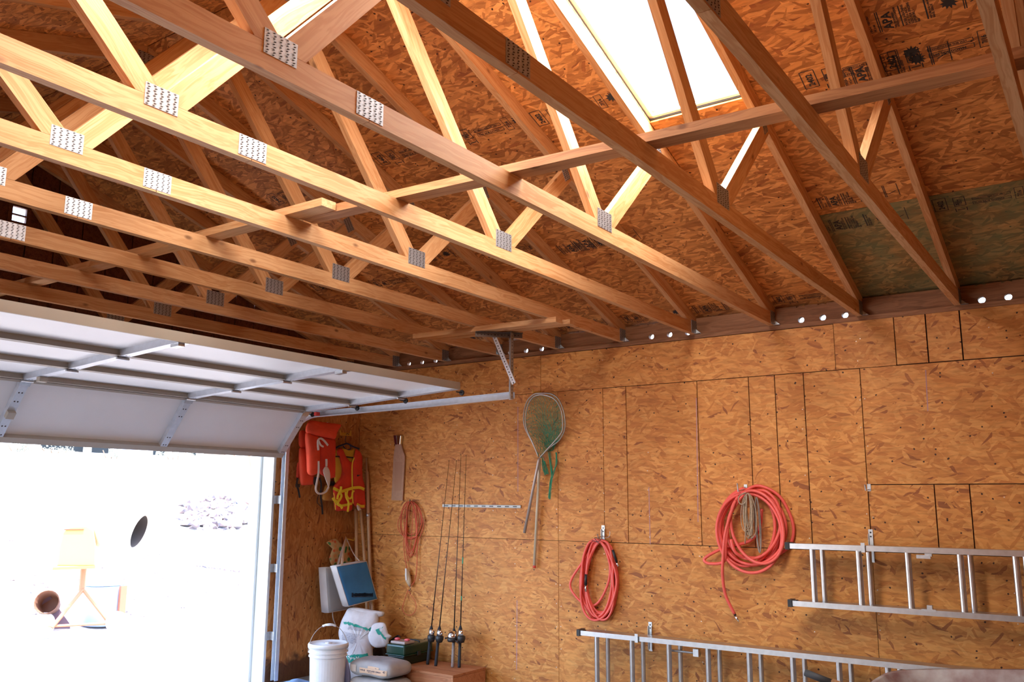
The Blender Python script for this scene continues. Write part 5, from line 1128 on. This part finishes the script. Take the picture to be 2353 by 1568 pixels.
for a in range(28):
    t_ = 2 * math.pi * a / 28; cx_, sx_ = math.cos(t_), math.sin(t_); px = math.copysign(abs(cx_) ** .45, cx_); py = math.copysign(abs(sx_) ** .45, sx_)
    ringt.append((px, py))
mb = MB(); k = 0; N = 28; xc = x0 + .52
lv = [(.50, .34, 0), (.505, .345, .008), (.49, .33, .004), (.42, .27, -.15), (.30, .19, -.26), (.0, .0, -.27)]
vs = [(xc + px * a, cy + py * b + .0, zr - .02 + c_ + (.05 * px if c_ > -.1 else 0)) for a, b, c_ in lv for px, py in ringt]
mb.add(vs, [(i * N + j, i * N + (j + 1) % N, (i + 1) * N + (j + 1) % N, (i + 1) * N + j) for i in range(5) for j in range(N)]); o = obj('tray', mb, TRAY, wbw, smooth=True); sm = o.modifiers.new('s', 'SOLIDIFY'); sm.thickness = .003
mb = MB(); mb.tube([V(vs[j]) for j in range(N)], .006, 6, True); obj('rolled_rim', mb, TRAY, wbw, smooth=True)
for y_ in (cy - .2, cy + .2): mb = MB(); mb.tube(smoothpath([(x0 + .25, y_, zr - .3), (x0 + .18, y_, .02), (x0 + .30, y_, .014), (x0 + .45, y_, zr - .3)], 3), .013, 8); obj('leg', mb, DARKM, wbw, smooth=True)
mb = MB(); mb.tube([V((x0 + 1.15, cy, .18)) + V((math.cos(a) * .15, 0, math.sin(a) * .15)) for a in [2 * math.pi * i / 24 for i in range(24)]], .035, 10, True); obj('wheel', mb, RUBBER, wbw, smooth=True)
mb = MB(); mb.tube([(x0 + 1.15, cy - .09, .18), (x0 + 1.15, cy + .09, .18)], .01, 8); mb.lathe([(.05, -.02), (.11, -.008), (.11, .008), (.05, .02)], (x0 + 1.15, cy, .18), 16, Euler((H90, 0, 0)).to_matrix()); obj('hub', mb, DARKM, wbw)
for s_ in (-1, 1): mb = MB(); mb.tube([(x0 + 1.15, cy + s_ * .09, .18), (x0 + .75, cy + s_ * .16, zr - .27)], .011, 8); obj('fork_arm', mb, DARKM, wbw)

# ================================================================== outside the door
def gpt(u, v):
    d = ray(u, v); t = 5.0
    while t < 140:
        q = CAM + d * t
        if q.z <= gz(q.x, q.y): return q
        t += .02
    return CAM + d * 60
# concrete mixer
m0 = gpt(185, 1462); m0.z = gz(m0.x, m0.y); R_m = (V((CAM.x, CAM.y, 0)) - V((m0.x, m0.y, 0))).normalized(); rt = V((0, 0, 1)).cross(R_m); dist = (m0 - CAM).length; px = dist / F * 1.02
def mp(u, v, dpt=0): return m0 + rt * (u - 185) * px + V((0, 0, 1)) * (1462 - v) * px + R_m * dpt
mx = thing('concrete_mixer', m0, 'orange electric concrete mixer standing on the gravel outside, drum mouth to the right', 'mixer')
MOR = mat('mixer_orange', (.60, .17, .09), .5); MYE = mat('mixer_yellow', (.66, .42, .13), .5); DRI = mat('drum_inside', (.10, .085, .08), .8)
mb = MB(); mb.prism([mp(u, v, .22) for u, v in ((133, 1328), (134, 1290), (138, 1265), (150, 1254), (178, 1252), (192, 1262), (198, 1290), (200, 1330))], -R_m * .34); obj('motor_cover', mb, MYE, mx, auto=.015)
mb = MB(); mb.beam(mp(127, 1332, .24), mp(200, 1331, .24), .03, .03); obj('cover_trim', mb, MOR, mx); mb = MB(); mb.beam(mp(140, 1260, .225), mp(174, 1260, .225), .012, .012); obj('cover_slot', mb, mat('red_slot', (.6, .08, .04), .5), mx)
ax_ = (mp(275, 1266, .12) - mp(215, 1290, -.05)); c0 = mp(205, 1293, -.05); axn = (rt * .86 - V((0, 0, .28)) + R_m * .43).normalized(); c0 = mp(275, 1266, .12) - axn * .50; Rq = axn.to_track_quat('Z', 'Y').to_matrix()
mb = MB(); mb.lathe([(.0, -.08), (.16, -.07), (.25, .0), (.30, .10), (.31, .20), (.27, .34), (.20, .48), (.205, .50)], c0, 32, Rq, cap=False); o = obj('drum', mb, mat('drum_paint', (.82, .70, .60), .5), mx, smooth=True); sm = o.modifiers.new('s', 'SOLIDIFY'); sm.thickness = .006
mb = MB(); mb.lathe([(.0, .02), (.28, .2), (.19, .485)], c0, 32, Rq, cap=False); obj('drum_inside', mb, DRI, mx, smooth=True)
mb = MB(); mb.beam(c0 + axn * .3 + V((0, 0, -.16)), c0 + axn * .36 + V((0, 0, .08)), .004, .09); obj('mixing_blade', mb, mat('blue_grey_blade', (.35, .48, .55), .5), mx)
mb = MB(); mb.tube([mp(180, 1330), mp(180, 1380)], .035, 10); obj('post', mb, MOR, mx); 
for u in (135, 235): mb = MB(); mb.tube([mp(182, 1375, .02), mp(u, 1440, .12 if u > 200 else .2)], .022, 8); obj('leg', mb, MOR, mx)
for u, v, dd in ((120, 1436, .18), (246, 1437, .12), (118, 1440, -.25)):
    mb = MB(); mb.lathe([(.045, -.02), (.10, -.028), (.118, -.018), (.118, .018), (.10, .028), (.045, .02)], mp(u, v, dd) , 24, (rt * .25 + R_m).to_track_quat('Z', 'Y').to_matrix()); o = obj('wheel', mb, mat('dusty_tyre', (.55, .5, .48), .8), mx, smooth=False)
mb = MB(); mb.tube([mp(120, 1438, .18), mp(246, 1439, .12)], .015, 8); obj('axle', mb, MOR, mx)
# things stored under and behind the mixer
bar = thing('blue_barrel', mp(222, 1440, -.55), 'pale blue plastic barrel lying in shade behind the mixer legs', 'barrel')
q = mp(222, 1440, -.55); q.z = gz(q.x, q.y); mb = MB(); mb.lathe([(.20, 0), (.24, .02), (.25, .2), (.245, .22), (.25, .24), (.25, .42), (.24, .46), (.22, .47)], q, 28); obj('barrel_body', mb, mat('sky_blue_plastic', (.40, .52, .74), .4), bar, smooth=True)
mb = MB(); mb.lathe([(.10, .472), (.235, .475), (.235, .49), (.10, .492)], q, 28); obj('barrel_lid', mb, mat('pale_blue_lid', (.5, .68, .75), .4), bar)
q = mp(256, 1440, -.35); q.z = gz(q.x, q.y) ; pl = thing('upright_plank', q, 'short orange-brown plank standing behind the mixer wheel', 'plank'); mb = MB(); mb.bb((q.x - .02, q.y - .04, q.z - .03), (q.x + .02, q.y + .04, q.z + .50)); obj('plank_body', mb, MOR, pl)
q = mp(128, 1440, -.35); q.z = gz(q.x, q.y); dk = thing('tipped_pail', q, 'brown open pail tipped behind the left mixer wheel', 'pail')
mb = MB(); mb.lathe([(.10, 0), (.13, .24), (.135, .26), (.125, .26), (.10, .02), (.0, .02)], q + V((0, 0, .26)), 20, Euler((0, math.radians(75), math.radians(-40))).to_matrix(), cap=False); obj('pail_body', mb, mat('rust_brown', (.16, .07, .04), .7), dk, smooth=True)
mb = MB(); mb.prism([q + V((0, 0, -.03)) + rt * a + V((0, 0, b)) for a, b in ((-.12, 0), (-.12, .45), (-.06, .45), (.22, .06), (.22, 0))], -R_m * .05); obj('prop_board', mb, mat('dark_plum_board', (.14, .09, .12), .8), dk)
# rubble heap, stone slab and loose stones on the slope
rub = MB(); R_ = random.Random(21); ico = []
def rock(mb, c, r, seed):
    Q = random.Random(seed); bm = bmesh.new(); bmesh.ops.create_icosphere(bm, subdivisions=1, radius=r)
    for v_ in bm.verts: v_.co = V((v_.co.x * Q.uniform(.7, 1.3), v_.co.y * Q.uniform(.7, 1.3), v_.co.z * Q.uniform(.45, .9)))
    mb.add([v_.co + V(c) for v_ in bm.verts], [[v_.index for v_ in f.verts] for f in bm.faces]); bm.free()
ROCKM = mat('red_grey_rock', (.28, .20, .18), .9, noise=(6, .45, (.11, .12, .16)))
for i in range(230):
    u = R_.triangular(395, 600, 560); v = R_.uniform(1150 + max(0, (500 - u) * .12), 1222 - max(0, (u - 480) * .05)); q = gpt(u, v); q.z = gz(q.x, q.y) + R_.uniform(-.02, .15); rock(rub, q, R_.uniform(.05, .20), i)
tag(obj('rubble', rub, ROCKM), 'heap of broken reddish and grey rock on the slope beside the door opening', 'rubble', kind='stuff')
slab_ = MB()
for i in range(14):
    q = gpt(458 + i * 6.5, 1303 + i * .9); rock(slab_, V((q.x, q.y, gz(q.x, q.y) + .01)), R_.uniform(.05, .09), 300 + i)
tag(obj('stone_row', slab_, ROCKM), 'low ragged row of stones half sunk in the slope', 'stones', kind='stuff')
loose = MB()
for i in range(90):
    q = gpt(R_.uniform(5, 590), R_.uniform(1180, 1420)); rock(loose, V((q.x, q.y, gz(q.x, q.y) + .005)), R_.uniform(.012, .05), 500 + i)
tag(obj('loose_stones', loose, ROCKM), 'loose stones scattered over the bright slope', 'stones', kind='stuff')
q = gpt(18, 1428); q.z = gz(q.x, q.y); mb = MB(); mb.tube(smoothpath([q + V((-.3, -.2, .18)), q + V((-.1, -.1, .06)), q + V((.1, 0, .02)), q + V((.3, .25, .02))], 4), .018, 8); tag(obj('bent_pipe', mb, mat('blue_grey_pipe', (.45, .48, .60), .5)), 'bent pale pipe lying on the gravel at the far left edge', 'pipe')
# neighbour's house with veranda at the top of the slope
XH = -36.0
hz = lambda u, v: onX(u, v, XH)
hb = hz(200, 1048); hs = thing('house', (XH, hz(300, 1050).y, hz(300, 1050).z - .5), 'white house with dark windows at the top of the slope, cut by the door edge', 'house')
WW2 = mat('white_stucco', (.85, .85, .86), .8); GLS = mat('dark_window', (.02, .025, .03), .9, spec=.05)
ya_, yb_ = hz(-150, 1040).y, hz(640, 1050).y; zb = min(gz(XH, ya_), gz(XH, yb_)) - .6; zt = 8.0
zw = lambda u, v: hz(u, v).z
mb = MB(); mb.bb((XH - 6, ya_, zb), (XH - .3, yb_, zt)); obj('wall', mb, WW2, hs)
mb = MB(); mb.prism([(XH + .6, ya_ - .5, zt), (XH - 6.6, ya_ - .5, zt), (XH - 3, ya_ - .5, zt + 1.4)], (0, yb_ - ya_ + 1, 0)); obj('roof', mb, mat('brown_roof', (.2, .12, .09), .9), hs)
def win(u0, u1, vb, m=GLS, h_=1.5):
    a, b = hz(u0, vb), hz(u1, vb); fr = MB(); fr.bb((XH - .3, a.y - .06, a.z - .06), (XH - .24, b.y + .06, a.z)); fr.bb((XH - .3, a.y - .06, a.z), (XH - .24, a.y, a.z + h_)); fr.bb((XH - .3, b.y, a.z), (XH - .24, b.y + .06, a.z + h_)); fr.bb((XH - .3, a.y - .06, a.z + h_), (XH - .24, b.y + .06, a.z + h_ + .06))
    f = obj('window', fr, WW2, hs); mb = MB(); mb.bb((XH - .3, a.y, a.z), (XH - .27, b.y, a.z + h_)); obj('pane', mb, m, f)
win(63, 70, 1030); win(98, 197, 1040); win(206, 256, 1040); win(258, 322, 1045, mat('blue_shutter', (.40, .46, .75), .6)); win(357, 385, 1046); win(444, 457, 1047); win(466, 525, 1045, mat('brown_opening', (.22, .16, .13), .8))
for u in (201, 461): a = hz(u, 1060); mb = MB(); mb.bb((XH - .1, a.y - .1, zb), (XH + .1, a.y + .1, zt)); obj('post', mb, WW2, hs)
# bushes in front of the house
LEAF = mat('sage_leaves', (.30, .33, .28), .8)
for n_, (u0, u1, v0, v1, lab) in enumerate(((30, 68, 1008, 1034, 'pale bush at the far left under the door edge'), (80, 172, 1024, 1042, 'long pale bush before the first dark house window'), (250, 275, 1030, 1046, 'small pale bush between dark window and blue shutter'), (357, 450, 1028, 1048, 'straggling bush before the right house windows'))):
    R_ = random.Random(40 + n_); mb = MB()
    for i in range(420):
        u, v = R_.uniform(u0, u1), R_.triangular(v0, v1 + 6, v1); q = onX(u, v, XH + R_.uniform(1.2, 2.0)); s_ = R_.uniform(.03, .08); a = V((R_.uniform(-1, 1), R_.uniform(-1, 1), R_.uniform(-1, 1))).normalized(); b = a.orthogonal().normalized()
        mb.add([q - a * s_, q + b * s_ * .4, q + a * s_, q - b * s_ * .4], [(0, 1, 2, 3)])
    base = onX((u0 + u1) / 2, v1, XH + 1.6); t = thing('bush', (base.x, base.y, gz(base.x, base.y)), lab, 'bush', 'pale bushes before the house')
    o = obj('foliage', mb, LEAF, t); o['kind'] = 'stuff'
    mb = MB()
    for k in range(4): mb.tube([V((base.x, base.y + (k - 1.5) * .25, gz(base.x, base.y) - .05)), V((base.x, base.y + (k - 1.5) * .4, base.z + .2))], .025, 5)
    obj('stems', mb, mat('bush_stem', (.2, .14, .1), .9), t)
for i, (u, v0, v1, du) in enumerate(((538, 1045, 1062, -3), (572, 1047, 1075, 5))):
    a, b = onX(u, v0, -20), onX(u + du, v1, -20); t = thing('survey_stake', (a.x, b.y, gz(-20, b.y)), ('shorter', 'taller')[i] + ' orange stake on the slope just below the door corner', 'stake', 'orange stakes on the slope'); mb = MB(); mb.tube([V((-20, b.y, gz(-20, b.y) - .05)), b, a, a + (a - b) * .5], .045, 6); obj('stake_body', mb, mat('orange_stake', (.7, .25, .12), .6), t)
